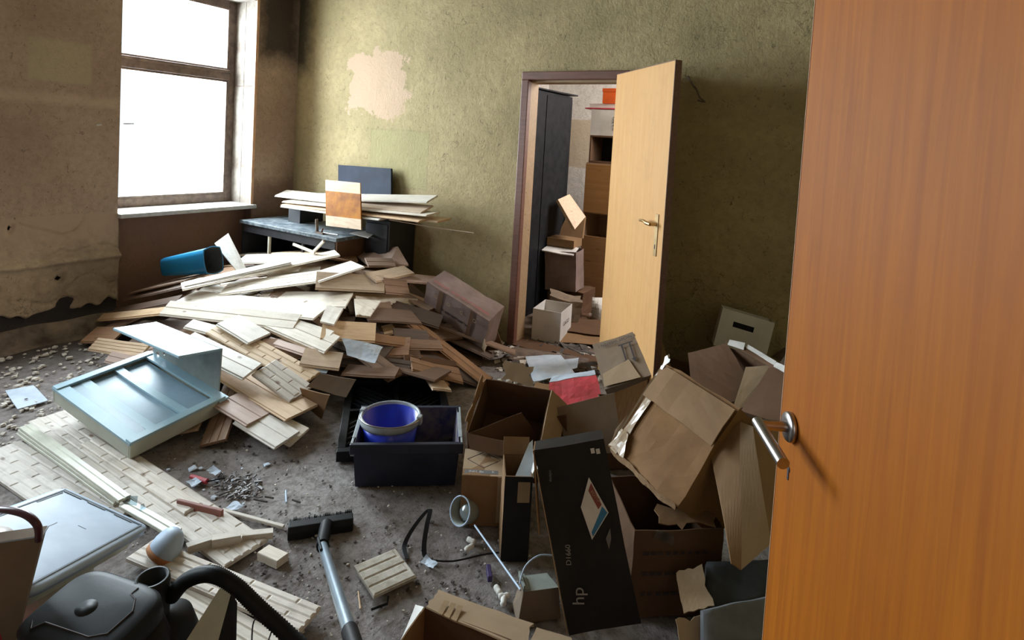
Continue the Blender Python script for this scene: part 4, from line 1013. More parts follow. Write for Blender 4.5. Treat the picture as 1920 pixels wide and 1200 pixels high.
for k in (0, 1):
    an = math.radians(200 if k == 0 else 25); mb = MB(); mb.box(-.012, .012, -.016, .016, .205, .246, T=Matrix.Translation((.139*math.cos(an), .139*math.sin(an), 0)) @ Matrix.Rotation(an, 4, 'Z')); build(mb, 'lug', 'rim_grey', bk, T=Tb, bev=.004)
mb = MB(); hpts = [(.144*math.cos(t), .144*math.sin(t), .232-.012*math.sin((t-.4)*1.0)) for t in [math.radians(25-160*i/24) for i in range(25)]]; mb.tube(hpts, .003, n=6); build(mb, 'bail_handle', 'steel', bk, T=Tb)
# black grid tray
P, D = (-1.99, 1.86, 0.0), (.58, .84, .05); T = pose(P, (0, 0, .76))
tr = thing('pallet_tray', 'black plastic grid tray lying between the heap and the crate', 'tray', T=T); x, y, z = D
mb = MB()
for (a, b, c, d) in ((0, x, 0, .04), (0, x, y-.04, y), (0, .04, .04, y-.04), (x-.04, x, .04, y-.04), (x/2-.012, x/2+.012, .04, y-.04), (.04, x-.04, y/2-.012, y/2+.012)): mb.box(a, b, c, d, 0, z)
build(mb, 'frame', 'black', tr, T=T, bev=.003)
mb = MB()
for k in range(-16, 30):
    for sg in (1, -1):
        c = k*.05; x0, x1 = .04, x-.04
        ya, yb = (c+x0, c+x1) if sg > 0 else (c+x1, c+x0)
        if min(ya, yb) < .03 or max(ya, yb) > y-.03: continue
        d_ = Vector((x1-x0, yb-ya, 0)); TT = frame(Vector((x0, ya, .03)), d_, Vector((-d_.y, d_.x, 0))); mb.box(0, d_.length, -.003, .003, -.01, .006, T=TT)
tag(build(mb, 'grid', 'black_dusty', tr, T=T), kind='stuff')
mb = MB(); mb.box(0.03, x-.03, .03, y-.03, .004, .012); build(mb, 'bottom', 'black', tr, T=T)
# ================================================================== cartons
# open carton behind the crate
P, r, D = (-1.397, 2.108, .059), (.427, .1013, .3196), (.319, .314, .239)
A, T = carton('carton', 'open brown carton gaping towards the viewer between crate and red sheet', P, r, D, 'card_dark', amp=.008)
x, y, z = D
flap(A, T, (x*.74, y, z), (.07, y, z), (.0, .07, .075), 'card_light', ragged=.03, amp=.006)
flap(A, T, (.0, y, z), (0, 0, z), (-.015, -.01, .05), 'card', ragged=.05)
flap(A, T, (x, 0, z), (x, y, z), (.075, .02, -.10), 'card_light')
flap(A, T, (0, 0, z), (x*.65, y*.55, z-.01), (.10, -.02, -.15), 'card_dark', amp=.004, label='torn inner flap')
flap(A, T, (0, 0, z), (x*1.1, 0, z), (.03, -.05, -.03), 'card_dark')
# label carton standing right of the crate
P, r, D = (-1.257, 1.847, 0), (0, 0, .5596), (.175, .195, .209)
B, T = carton('carton', 'small upright carton with a printed diamond and dark text bar beside the crate', P, r, D, 'card', openf=(), amp=.003)
x, y, z = D
mb = MB(); sheet(mb, (0, -.001, z+.001), (x, -.001, z+.001), (x, y, z+.001), (0, y, z+.001), t=.002, nu=2, nv=2, amp=0); build(mb, 'top_flap', 'card_light', B, T=T)
mb = MB(); q = [(.015, .115), (.085, .175), (.155, .115), (.085, .055)]
for i in range(4):
    a, b = Vector((*q[i], z+.0012)), Vector((*q[(i+1) % 4], z+.0012)); TT = frame(a, b-a, Vector((-(b-a).y, (b-a).x, 0))); mb.box(0, (b-a).length, -.0012, .0012, 0, .0006, T=TT)
build(mb, 'diamond_print', 'ink', B, T=T)
mb = MB(); mb.box(.008, .145, .012, .038, z+.001, z+.0016); build(mb, 'print_bar', 'grey_print', B, T=T)
text('INH. 8x      R', .019, T @ Matrix.Translation((.078, .025, z+.0019)), 'white_print', B)
mb = MB(); mb.box(x-.03, x-.012, -.005, -.003, .02, z); build(mb, 'tape', 'card_light', B, T=T)
# black and white carton
P, r, D = (-1.016, 1.776, 0), (0, 0, .6064), (.103, .15, .325)
Cc, T = carton('carton', 'narrow black carton with a beige label, open at the top, beside the large black box', P, r, D, 'card', openf=('z1',), amp=.002)
x, y, z = D
mb = MB(); sheet(mb, (0, -.002, 0), (x, -.002, 0), (x, -.002, z), (0, -.002, z), t=.002, nu=1, nv=1); build(mb, 'black_front', 'black_card', Cc, T=T)
mb = MB(); mb.box(x*.48, x*.92, -.0035, -.002, z*.70, z*.94); build(mb, 'label', 'card_light', Cc, T=T)
mb = MB(); sheet(mb, (x*.35, .01, z-.01), (x*1.05, .012, z-.01), (x*1.1, y, z+.06), (x*.95, y*.9, z+.055), t=.001, nu=3, nv=3, amp=.004); build(mb, 'white_lining', 'paper', Cc, T=T)
flap(Cc, T, (x, y, z), (0, y, z), (0, .03, .055), 'card', amp=.002)
flap(Cc, T, (x, 0, z), (x, y, z), (.035, .0, .05), 'white_card', amp=.004, ragged=.02)
# tall black printer box
P, r, D = (-.633, 1.55, .08), (-.0845, -.2893, .4707), (.22, .075, .541)
Hb, T = carton('printer_box', 'tall glossy black printer box leaning in the foreground, white lettering on it', P, r, D, 'black_card', openf=(), amp=.004)
x, y, z = D; RX = Matrix.Rotation(PI/2, 4, 'X')
def face(u, v, rot=0, o=.0055): return T @ Matrix.Translation((u, -o, v)) @ RX @ Matrix.Rotation(rot, 4, 'Z')
text('hp', .052, face(.052, .105, math.radians(82)), 'dim_print', Hb, sx=1.0)
text('D1660', .022, face(.045, .225, math.radians(82)), 'dim_print', Hb)
text('deskjet', .012, face(.035, .46, math.radians(82)), 'grey_print', Hb)
for k, u in enumerate((.180, .196)):
    mb = MB(); mb.box(u-.006, u+.006, -.0068, -.0058, .505-k*.004, .520-k*.004); build(mb, 'print_mark', 'white_print', Hb, T=T)
def fpoly(pts, mt, nm, o=.0062):
    mb = MB(); n_ = len(pts); mb.add([(p[0], -o, p[1]) for p in pts]+[(p[0], -o+.0008, p[1]) for p in pts], [tuple(range(n_)), tuple(range(2*n_-1, n_-1, -1))]+[(i, i+n_, (i+1) % n_+n_, (i+1) % n_) for i in range(n_)])
    build(mb, nm, mt, Hb, T=T)
Ti = T.inverted()
def fp(px, py):
    d = ray(px, py); o_ = Ti @ EYEP; dd = (Ti.to_3x3() @ d); k = (-.006-o_.y)/dd.y; q = o_+dd*k; return (q.x, q.z)
fpoly([fp(*q) for q in ((1104, 895), (1141, 961), (1110, 1012), (1089, 951))], 'white_print', 'photo_print')
fpoly([fp(*q) for q in ((1108, 905), (1128, 946), (1122, 955), (1103, 920))], 'red_print_strip', 'photo_print', .0068)
fpoly([fp(*q) for q in ((1129, 949), (1139, 961), (1112, 1006), (1109, 998), (1124, 962))], 'blue_print', 'photo_print', .0068)
fpoly([fp(*q) for q in ((1144, 990), (1136, 1010), (1142, 1030), (1146, 1010))], 'grey_print', 'photo_print')
text('FOTO', .014, T @ Matrix.Translation((sum(fp(*q)[0] for q in ((1108, 905), (1124, 955)))/2, -.0072, sum(fp(*q)[1] for q in ((1108, 905), (1124, 955)))/2)) @ RX @ Matrix.Rotation(math.radians(-58), 4, 'Z'), 'card_light', Hb)
flap(Hb, T, (0, .075, z), (0, .0, z), (-.03, -.01, -z*.45), 'card', amp=.003, label='brown inside of the open side flap')
mb = MB(); sheet(mb, (-.002, 0, 0), (-.002, .012, 0), (-.002, .012, z), (-.002, 0, z), t=.003, nu=1, nv=10, ragged=.01); build(mb, 'torn_edge', 'card_light', Hb, T=T)
# big taped carton
P, r, D = (-.627, 2.294, .207), (.8583, -.2545, -.5772), (.384, .4, .267)
E_, T = carton('carton', 'largest brown carton, tilted and taped, lying on top of the right-hand pile', P, r, D, 'card_gold', openf=(), amp=.014, n=9)
x, y, z = D
flap(E_, T, (0, y*.96, z+.012), (x, y*.96, z+.012), (.01, -.15, .012), 'card', amp=.010, label='lighter folded-over flap')
mb = MB(); sheet(mb, (.02, .0, z+.010), (.055, -.002, z+.010), (.05, y*.9, z+.012), (.015, y*.9, z+.012), t=.001, nu=2, nv=12, amp=.010, fr=7); build(mb, 'tape', 'tape', E_, T=T)
flap(E_, T, (0, 0, z), (0, y*1.05, z), (-.014, .03, .012), 'card_light', amp=.008, ragged=.04)
mb = MB(); sheet(mb, (-.01, y*.80, z+.004), (-.01, y*1.08, z+.03), (.035, y*1.10, z+.03), (.02, y*.82, z+.006), t=.002, nu=4, nv=3, amp=.01, ragged=.03); build(mb, 'torn_film', 'white_tape', E_, T=T)
mb = MB(); sheet(mb, (0, -.014, z-.006), (x, -.014, z-.006), (x, .004, z+.013), (0, .006, z+.013), t=.002, nu=22, nv=2, amp=.010, fr=14, ragged=.006); build(mb, 'frayed_edge', 'card', E_, T=T)
mb = MB(); sheet(mb, (.0, .0, z+.016), (.10, .0, z+.014), (.055, .09, z+.016), (.01, .09, z+.018), t=.001, nu=5, nv=4, amp=.010, fr=14, ragged=.01); build(mb, 'torn_film', 'tape', E_, T=T)
# upside down flap carton with German print
P, r, D = (-1.12, 3.04, .179), (-.8262, -.5756, .1771), (.352, .06, .307)
Hc, T = carton('carton', 'carton standing upside down with two printed arrows and inverted German wording', P, r, D, 'card_grey', openf=(), amp=.006)
x, y, z = D; RX = Matrix.Rotation(PI/2, 4, 'X')
text('BITTE NICHT WERFEN !', .026, T @ Matrix.Translation((x*.50, -.011, z*.90)) @ RX @ Matrix.Rotation(PI, 4, 'Z'), 'ink', Hc, sx=1.05)
mb = MB(); o = -.013; mb.box(x*.42, x*.68, o, o+.001, z*.76, z*.785)
for u in (.48, .62):
    mb.box(x*u-.005, x*u+.005, o, o+.001, z*.42, z*.76); mb.add([(x*u-.016, o, z*.42), (x*u+.016, o, z*.42), (x*u, o, z*.33), (x*u-.016, o+.001, z*.42), (x*u+.016, o+.001, z*.42), (x*u, o+.001, z*.33)], [(0, 2, 1), (3, 4, 5), (0, 1, 4, 3), (1, 2, 5, 4), (2, 0, 3, 5)])
build(mb, 'arrow_print', 'ink', Hc, T=T)
mb = MB(); sheet(mb, (x*.01, -.012, .012), (x*.62, -.012, .0), (x*.52, -.012, z*.42), (x*.04, -.012, z*.30), t=.001, nu=4, nv=4, amp=.004); build(mb, 'torn_paper_patch', 'card_light', Hc, T=T)
mb = MB(); sheet(mb, (x, .0, 0), (x+.05, .05, .01), (x+.05, .06, z*.9), (x, 0, z), t=.003, nu=3, nv=5, amp=.008); build(mb, 'side_flap', 'card', Hc, T=T)
# flat flap panel before it
G_ = thing('carton', 'flattened dull brown carton panel between the red sheet and the big taped carton', 'box', atz(1100, 830, 0))
mb = MB(); P4 = [(1062, 850, .16), (1195, 852, .22), (1214, 712, .47), (1046, 764, .34)]
build(pquad([P4[0], (1168, 850, .2), (1152, 736, .42), P4[3]], amp=.003), 'panel', 'card_grey', G_)
build(pquad([(1168, 850, .2), P4[1], P4[2], (1152, 736, .42)], amp=.003), 'panel', 'card', G_)
build(pquad([(1036, 782, .30), (1062, 776, .33), (1064, 850, .14), (1050, 850, .10)], amp=.003), 'side_flap', 'card_dark', G_)
# red sheet
mb = MB(); sheet(mb, *[atz(*q) for q in ((1032, 776, .20), (1130, 752, .24), (1118, 702, .30), (1030, 717, .26))], t=.004, nu=8, nv=6, amp=.008, fr=8); rs_ = thing('plastic_folder', 'bright red plastic folder lying between two cartons', 'folder', atz(1080, 740, .2)); build(mb, 'cover', 'red', rs_)
mb = MB(); sheet(mb, *[atz(*q) for q in ((1030, 716, .262), (1118, 701, .302), (1116, 693, .31), (1034, 706, .27))], t=.003, nu=6, nv=2, amp=.008, fr=8); build(mb, 'white_margin', 'paper', rs_)
mb = MB(); sheet(mb, *[atz(*q) for q in ((1012, 832, .02), (1040, 832, .03), (1032, 776, .15), (1018, 770, .12))], t=.004, nu=3, nv=3, amp=.006); tag(build(mb, 'torn_paper', 'white_card'), 'greyish torn paper showing between the open carton and the brown panel', 'paper')
# carton behind the big one, its lit patch built as a paler panel
F_ = thing('carton', 'open brown carton behind the big taped one, white torn film along its rim', 'box', atz(1400, 850, 0))
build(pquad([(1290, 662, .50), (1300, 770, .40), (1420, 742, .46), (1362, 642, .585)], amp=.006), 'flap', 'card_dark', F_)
build(pquad([(1372, 772, .43), (1428, 748, .47), (1449, 684, .575), (1398, 688, .55)], amp=.004), 'panel', 'card_light', F_)  # lit area of the card put in as a lighter panel
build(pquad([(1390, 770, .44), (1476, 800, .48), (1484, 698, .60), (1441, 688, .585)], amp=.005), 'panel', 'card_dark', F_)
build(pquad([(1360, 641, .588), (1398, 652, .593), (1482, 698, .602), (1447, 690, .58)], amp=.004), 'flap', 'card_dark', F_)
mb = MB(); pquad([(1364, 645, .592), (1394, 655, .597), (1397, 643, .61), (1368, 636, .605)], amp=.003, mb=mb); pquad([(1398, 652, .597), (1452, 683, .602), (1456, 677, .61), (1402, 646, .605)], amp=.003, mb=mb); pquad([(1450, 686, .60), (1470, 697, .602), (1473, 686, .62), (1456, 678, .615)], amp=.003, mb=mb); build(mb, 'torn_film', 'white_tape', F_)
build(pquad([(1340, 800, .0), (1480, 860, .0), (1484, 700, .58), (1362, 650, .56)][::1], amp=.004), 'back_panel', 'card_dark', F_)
# white archive box with grip hole leaning at the wall
P, r, D = (-.69, 3.809, .324), (-.1101, .1643, .2815), (.319, .2, .25)
P = (P[0]*.93, P[1]*.93, EYE+(P[2]-EYE)*.93); D = tuple(v*.93 for v in D)
T = pose(P, r); Wb = thing('archive_box', 'white cardboard archive box with a dark slotted grip hole by the green wall', 'box', T=T); x, y, z = D
mb = MB(); y2 = .10
mb.box(0, x*.26, 0, .003, 0, z); mb.box(x*.66, x, 0, .003, 0, z); mb.box(x*.26, x*.66, 0, .003, 0, z*.60); mb.box(x*.26, x*.66, 0, .003, z*.74, z)
build(mb, 'front', 'white_card', Wb, T=T)
mb = MB(); mb.box(0, .003, .003, y2, 0, z); mb.box(x-.003, x, .003, y2, 0, z); mb.box(.003, x-.003, y2-.003, y2, 0, z); build(mb, 'sides', 'white_card', Wb, T=T)
mb = MB(); mb.box(.003, x-.003, .02, .023, 0, z-.01); build(mb, 'dark_backing', 'black', Wb, T=T)  # black sheet added inside so the grip slot reads dark
st = carton('carton', 'dark carton under the white archive box near the wall', (-.95, 3.15, 0), (0, 0, .15), (.50, .34, .28), 'card_dark', openf=('z1',), amp=.006)
for (q, lb) in (([(1448, 668, .36), (1486, 690, .34), (1488, 655, .44), (1470, 652, .45)], 'grey brown card piece between white archive box and the near door'), ([(1455, 690, .40), (1470, 700, .40), (1490, 660, .50), (1478, 655, .52)], 'thin pale card edge sticking up beside the near door')):
    tag(build(pquad(q, amp=.003), 'card_piece', 'card_grey'), lb, 'cardboard')
# lower brown carton with faded print; its deep shade is in the card colour
P, r, D = (-.529, 1.808, 0), (0, 0, .6517), (.31, .3, .30)
I_, T = carton('carton', 'brown carton toned for deep shade, supporting the big taped one, torn open on top', P, r, D, 'card_dark', openf=('z1',), amp=.008, n=7)
x, y, z = D
flap(I_, T, (x*.25, 0, z), (x*.95, 0, z), (.02, .10, .03), 'card', amp=.006, ragged=.05)
for k in range(3):
    mb = MB(); 
    for j in range(9): mb.box(.03+j*.026, .03+j*.026+rnd.uniform(.012, .022), -.0105, -.0095, z*.74-k*.07, z*.74-k*.07+.010)
    build(mb, 'print_line', 'ink', I_, T=T)
mb = MB(); sheet(mb, (.06, -.012, z-.02), (.13, -.012, z-.045), (.13, -.012, z-.01), (.07, -.012, z+.012), t=.001, nu=3, nv=2, amp=.004); build(mb, 'torn_film', 'film', I_, T=T)
q_ = atz(1165, 905, 0)  # dark carton added to blacken the gap behind the printer box
Z_, T = carton('carton', 'dark filler carton added for the black gap directly behind the tall black printer box', (q_.x-.12, q_.y+.05, 0), (0, 0, .62), (.22, .16, .30), 'card_dark', openf=('z1',), amp=.006)
# hanging folded flap
J_ = thing('carton', 'long folded light brown carton flap hanging down beside the near door', 'box', atz(1390, 1063, .3))
build(pquad([(1372, 1056, .34), (1391, 1068, .33), (1388, 790, .63), (1333, 850, .52)], amp=.004), 'panel', 'card', J_)
build(pquad([(1391, 1068, .33), (1446, 1020, .38), (1412, 800, .63), (1388, 790, .63)], amp=.004), 'panel', 'card_light', J_)  # lit side of the fold gets paler card, the shaded side darker
build(pquad([(1446, 1020, .38), (1480, 1030, .30), (1470, 800, .58), (1412, 800, .62)], amp=.004), 'panel', 'card', J_)
# lower right carton holding grey textile
K_ = thing('carton', 'open carton with two pale flaps holding grey cloth, at the near door foot', 'box', atz(1350, 1150, 0))
k0, k1, k2, k3 = atz(1320, 1150, .22), atz(1500, 1105, .22), atz(1500, 1045, .22), atz(1322, 1058, .22)
for (a, b) in ((k0, k1), (k1, k2), (k2, k3), (k3, k0)):
    mb = MB(); dn_ = Vector((0, 0, -.22)); sheet(mb, a+dn_, b+dn_, b, a, t=.004, nu=3, nv=3, amp=.003); build(mb, 'side', 'card_dark', K_)
build(pquad([(1281, 1156, .20), (1340, 1137, .23), (1316, 1056, .25), (1263, 1070, .24)], amp=.004, ragged=.01), 'flap', 'card_light', K_)
build(pquad([(1285, 1245, .14), (1322, 1240, .14), (1322, 1148, .225), (1265, 1160, .22)], amp=.003, ragged=.01), 'flap', 'card_light', K_)
mb = MB(); sheet(mb, atz(1322, 1148, .20), atz(1500, 1110, .20), atz(1500, 1045, .24), atz(1325, 1058, .24), t=.02, nu=12, nv=8, amp=.02, fr=5, sm=True); tag(build(mb, 'cloth', 'fabric'), 'dark grey cloth lying in the carton at the foot of the near door', 'cloth')
mb = MB(); sheet(mb, atz(1322, 1215, .19), atz(1500, 1200, .19), atz(1500, 1110, .25), atz(1322, 1150, .25), t=.02, nu=12, nv=8, amp=.014, fr=4, sm=True); tag(build(mb, 'bag', 'fabric_light'), 'lighter grey folded bag in front of the dark cloth', 'bag')
# bottom centre carton
L_ = thing('carton', 'open carton cut by the lower picture edge, long beige flap folded outwards', 'box', atz(900, 1200, 0))
build(pquad([(795, 1135, .21), (985, 1222, .21), (1003, 1169, .15), (822, 1104, .14)], amp=.004, ragged=.012), 'flap', 'card_light', L_)
build(pquad([(985, 1222, .21), (1080, 1250, .21), (1072, 1196, .14), (1006, 1176, .15)], amp=.003), 'flap', 'card_light', L_)
build(pquad([(700, 1290, .14), (795, 1137, .21), (778, 1132, .15), (745, 1215, .08)], amp=.003), 'flap', 'white_card', L_)
m0, m1 = atz(797, 1138, .205), atz(1080, 1252, .205); dn2 = (m1-m0).normalized(); pv = Vector((dn2.y, -dn2.x, 0))*.34
for (a, b, mt) in ((m0, m1, 'card_dark'), (m0+pv, m0, 'card'), (m1, m1+pv, 'card'), (m1+pv, m0+pv, 'card')):
    mb = MB(); q0 = Vector((0, 0, -m0.z)); sheet(mb, a+q0, b+q0, b, a, t=.004, nu=4, nv=3, amp=.003); build(mb, 'side', mt, L_)
mb = MB(); q0 = Vector((0, 0, -m0.z+.004)); sheet(mb, m0+q0, m1+q0, m1+pv+q0, m0+pv+q0, t=.003, nu=2, nv=2); build(mb, 'bottom', 'card', L_)
mb = MB()
for k in range(3):
    t_ = .13+k*.07; pquad([(795+190*t_, 1137+87*t_, .212), (795+190*(t_+.05), 1137+87*(t_+.05), .212), (822+181*(t_+.05)-12, 1104+65*(t_+.05)+12, .185), (822+181*t_-12, 1104+65*t_+12, .185)], amp=.0, mb=mb, nu=1, nv=1, t=.001)
build(mb, 'tape', 'tape', L_)
# printed carton at the right flank of the heap
P, r, D = (-2.673, 3.269, .234), (.2591, .3524, .0415), (.548, .2, .313)
Pr, T = carton('carton', 'long printed carton leaning down the right flank of the heap by the wall', P, r, D, 'card_pink', openf=(), amp=.008, n=7)
x, y, z = D; RX = Matrix.Rotation(PI/2, 4, 'X')
text('VORSICHT  GLAS  NICHT STUERZEN', .030, T @ Matrix.Translation((x*.5, .035, z+.0105)), 'ink_red', Pr)
for k in range(4):
    text('O' if k % 2 else 'G', .04, T @ Matrix.Translation((.10+k*.115, -.0115, z*.78)) @ RX, 'card_light', Pr)
for k in range(3):
    mb = MB()
    for j in range(5): mb.box(.14+j*.06+k*.02, .14+j*.06+k*.02+rnd.uniform(.02, .045), -.0125, -.0115, z*.52-k*.085, z*.52-k*.085+.013)
    build(mb, 'print_line', 'ink', Pr, T=T)
mb = MB(); mb.box(.12, .16, -.0128, -.0118, 0, z); build(mb, 'tape', 'card_dark', Pr, T=T)
mb = MB(); mb.box(.40, .43, -.0128, -.0118, 0, z); build(mb, 'tape', 'card_dark', Pr, T=T)
flap(Pr, T, (x, 0, 0), (x, 0, z*.5), (.05, -.03, -.02), 'card_light', ragged=.03)
# thin boards leaning against the wall behind it
p = [atY(850, 565, 3.66), atY(864, 538, 3.70), atY(830, 538, 3.70)]
lw = [atY(820, 640, 3.55), atY(925, 650, 3.55), atY(864, 538, 3.71), atY(828, 538, 3.71)]
mb = MB(); sheet(mb, *lw, t=.006, nu=2, nv=2); tag(build(mb, 'hardboard', 'card_grey'), 'grey green board corner behind the printed carton', 'board')
lw = [atY(860, 660, 3.45), atY(945, 655, 3.45), atY(914, 570, 3.72), atY(884, 562, 3.72)]
mb = MB(); sheet(mb, *lw, t=.006, nu=2, nv=2); tag(build(mb, 'hardboard', 'card_dark'), 'dark brown board leaning against the wall left of the doorway', 'board')
# desk lamp lying on the floor
c_ = atz(864, 958, .075)
zx = ((EYEP-c_).normalized()*.72-RT*.62).normalized(); T = frame(c_, UP.cross(zx).cross(zx)*-1, zx.cross(UP.cross(zx).cross(zx)*-1))
lp = thing('desk_lamp', 'grey desk lamp fallen on the floor with thin white arm and boxy base', 'lamp', T=T)
mb = MB(); mb.lathe([(.052, 0), (.053, .003), (.048, .003), (.040, -.05), (.025, -.09), (0, -.10), (0, -.104), (.028, -.094), (.045, -.05), (.052, 0)], n=32); build(mb, 'shade', 'metal_grey', lp, T=T)
mb = MB(); mb.lathe([(0, -.012), (.02, -.016), (.036, -.03), (.03, -.05), (0, -.06)], n=24); build(mb, 'bulb', 'bulb', lp, T=T)
mb = MB(); mb.lathe([(.050, .0), (.055, .001), (.055, .006), (.050, .006), (.050, 0)], n=32); build(mb, 'rim', 'white_plastic', lp, T=T)
mb = MB(); mb.tube([atz(890, 985, .06), atz(976, 1106, .125)], .0035, n=8); build(mb, 'arm', 'white_plastic', lp)
bt = pose((-.811, 1.579, 0), (0, 0, .778)); mb = MB()
vs = [(-.012, 0, 0), (.135, 0, 0), (.135, .08, 0), (-.012, .08, 0), (0, 0, .11), (.121, 0, .11), (.10, .067, .11), (.012, .067, .11)]
mb.add(vs, [(0, 3, 2, 1), (0, 1, 5, 4), (1, 2, 6, 5), (2, 3, 7, 6), (3, 0, 4, 7)], 0); mb.add(vs[4:], [(0, 1, 2, 3)], 1)
build(mb, 'base', ['card_grey', 'metal_grey'], lp, T=bt, bev=.002)
mb = MB(); mb.box(.0, .02, .0, .0665, .11, .118); mb.box(.0, .006, 0.0, .066, .11, .13); build(mb, 'bracket', 'metal_grey', lp, T=bt)
mb = MB(); mb.tube(curve_pts([atz(974, 1095, .12), atz(985, 1062, .16), atz(1010, 1042, .18), atz(1036, 1042, .17)]), .0028, n=8); build(mb, 'cord', 'white_plastic', lp)
# ================================================================== store room behind the doorway
cb = thing('cabinet', 'tall matt black cabinet just inside the store room', 'cabinet', (-2.75, 4.7, 0))
mb = MB(); mb.box(-3.0, -2.42, 4.02, 5.13, 0, 2.03); build(mb, 'body', 'black', cb, bev=.004)
mb = MB(); sheet(mb, (-3.0, 4.02, 2.04), (-2.40, 4.02, 2.04), (-2.38, 5.17, 2.055), (-3.0, 5.17, 2.055), t=.012, nu=3, nv=3, amp=.004); build(mb, 'top', 'black', cb)
for k in range(2):
    mb = MB(); mb.box(-2.42, -2.412, 4.04+k*.545, 4.57+k*.545, .05, 2.0); build(mb, 'door', 'black', cb)
def inbox(name, lb, x0, x1, y0, y1, z0, z1, mt, back='black', cat='box', nm='body', th=.018):
    r = thing(name, lb, cat, ((x0+x1)/2, (y0+y1)/2, z0)); mb = MB()
    mb.box(x0, x1, y0, y1, z0, z0+th); mb.box(x0, x1, y0, y1, z1-th, z1); mb.box(x0, x0+th, y0, y1, z0+th, z1-th); mb.box(x1-th, x1, y0, y1, z0+th, z1-th)
    build(mb, nm, mt, r, bev=.002); mb = MB(); mb.box(x0+th, x1-th, y1-.01, y1, z0+th, z1-th); build(mb, 'back', back, r); return r
x0, x1 = -2.26, -1.60
sc_ = thing('cupboard', 'brown wooden cupboard with closed front and open niche in the store room', 'cupboard', (-1.9, 5.4, 0))
mb = MB(); mb.box(x0, x1, 5.22, 5.6, 0.62, .64); mb.box(x0, x0+.018, 5.2, 5.6, 0, 1.40); mb.box(x1-.018, x1, 5.2, 5.6, 0, 1.40); mb.box(x0+.018, x1-.018, 5.2, 5.6, 1.38, 1.40); mb.box(x0+.018, x1-.018, 5.2, 5.6, .90, .92); mb.box(x0+.018, x1-.018, 5.58, 5.6, 0, 1.38)
build(mb, 'carcass', 'brown_veneer', sc_)
mb = MB(); mb.box(x0+.002, x1-.002, 5.185, 5.2, .91, 1.385); build(mb, 'door', 'brown_veneer', sc_, bev=.002)
mb = MB(); mb.box(x0+.002, x1-.002, 5.185, 5.2, .0, .68); build(mb, 'door', 'brown_veneer', sc_, bev=.002)
inbox('open_crate', 'black lined open shelf box standing on the brown cupboard', x0+.02, x1, 5.2, 5.5, 1.401, 1.67, 'card_dark')
for (a_, b_) in ((1143, 280), (1145, 286)):
    pass
mb = MB(); mb.lathe([(0, 0), (.012, .0), (.014, .02), (.008, .05), (0, .055)], T=Matrix.Translation((-1.99, 5.3, 1.42)), n=10); tag(build(mb, 'bottle', 'white_plastic'), 'tiny white bottle glinting in the black shelf box', 'bottle')
bx_, T = carton('carton', 'pale carton with handwriting on its side standing on the shelf box', (-2.25, 5.22, 1.671), (0, 0, 0), (.5, .3, .25), 'white_card', openf=(), amp=.004)
text('KABEL', .05, T @ Matrix.Translation((.25, -.006, .125)) @ Matrix.Rotation(PI/2, 4, 'X') @ Matrix.Rotation(PI/2, 4, 'Z'), 'ink', bx_)
tag(build(MB().box(-2.33, -2.0, 5.24, 5.5, 1.93, 1.942), 'folder', 'red'), 'red folder sticking out on top of the pale carton', 'folder')
tag(build(MB().box(-2.30, -1.9, 5.28, 5.5, 1.943, 1.985), 'folder', 'white_card'), 'pale binder lying on the red folder in the store room', 'folder')
ob = thing('carton', 'bright orange carton on top of the store room cupboard stack', 'box', (-1.9, 5.4, 1.986))
mb = MB(); mb.box(-2.16, -1.7, 5.26, 5.5, 1.986, 2.13); build(mb, 'body', 'orange', ob, bev=.003); mb = MB(); mb.box(-2.165, -1.695, 5.255, 5.505, 2.10, 2.135); build(mb, 'lid', 'orange', ob, bev=.003)
tag(build(MB().box(-2.02, -1.7, 5.3, 5.5, 2.136, 2.20), 'binder', 'grey_print'), 'dark grey binder topmost on the orange carton', 'folder')
# white archive box just behind the doorway
T = pose((-2.10, 3.925, 0.02), (0, 0, .1464)); x, y, z = .235, .30, .25
T = pose((-2.095, 3.95, 0.0), (0, 0, .15))
ar = thing('archive_box', 'white archive box with a round hole standing in the doorway', 'box', T=T)
mb = MB(); mb.box(0, x, 0, .004, 0, z); mb.box(0, x, y-.004, y, 0, z); mb.box(0, .004, .004, y-.004, 0, z); mb.box(x-.004, x, .004, y-.004, 0, z); mb.box(.004, x-.004, .004, y-.004, 0, .004); build(mb, 'body', 'white_card', ar, T=T)
mb = MB(); mb.lathe([(0, -.001), (.017, -.001), (.017, .001)], T=Matrix.Translation((x*.52, -.0002, z*.48)) @ Matrix.Rotation(PI/2, 4, 'X'), n=18); build(mb, 'grip_hole', 'ink', ar, T=T)
text('GAGO', .045, T @ Matrix.Translation((x+.0005, y*.5, z*.55)) @ Matrix.Rotation(PI/2, 4, 'Z') @ Matrix.Rotation(PI/2, 4, 'X'), 'ink', ar, sx=1.2)
# boards and cartons heaped in the store room
for (q, Y0, Y1, mt, lb) in (((( 1046,374),(1078,430),(1098,406),(1068,364)), 4.75, 4.95, 'tan', 'pale grooved board leaning in the store room against the black cabinet'),
                        (((1044,442),(1092,446),(1097,405),(1066,400)), 5.0, 5.1, 'card', 'brown carton piece behind the leaning store room board')):
    mb = MB(); sheet(mb, atY(*q[0], Y0), atY(*q[1], Y0), atY(*q[2], Y1), atY(*q[3], Y1), t=.03, nu=2, nv=2); tag(build(mb, 'plank' if mt == 'tan' else 'card_piece', mt), lb, 'plank' if mt == 'tan' else 'cardboard')
bq, T = carton('carton', 'brown lidded carton on the store room heap beside the black cabinet', (-2.40, 4.72, .62), (0, 0, .05), (.27, .2, .07), 'card', openf=(), amp=.003)
bq, T = carton('carton', 'tapering carton with white paper on top in the middle of the store room', (-2.36, 4.66, .22), (.02, -.05, .1), (.30, .22, .36), 'card_pink', openf=('z1',), amp=.01)
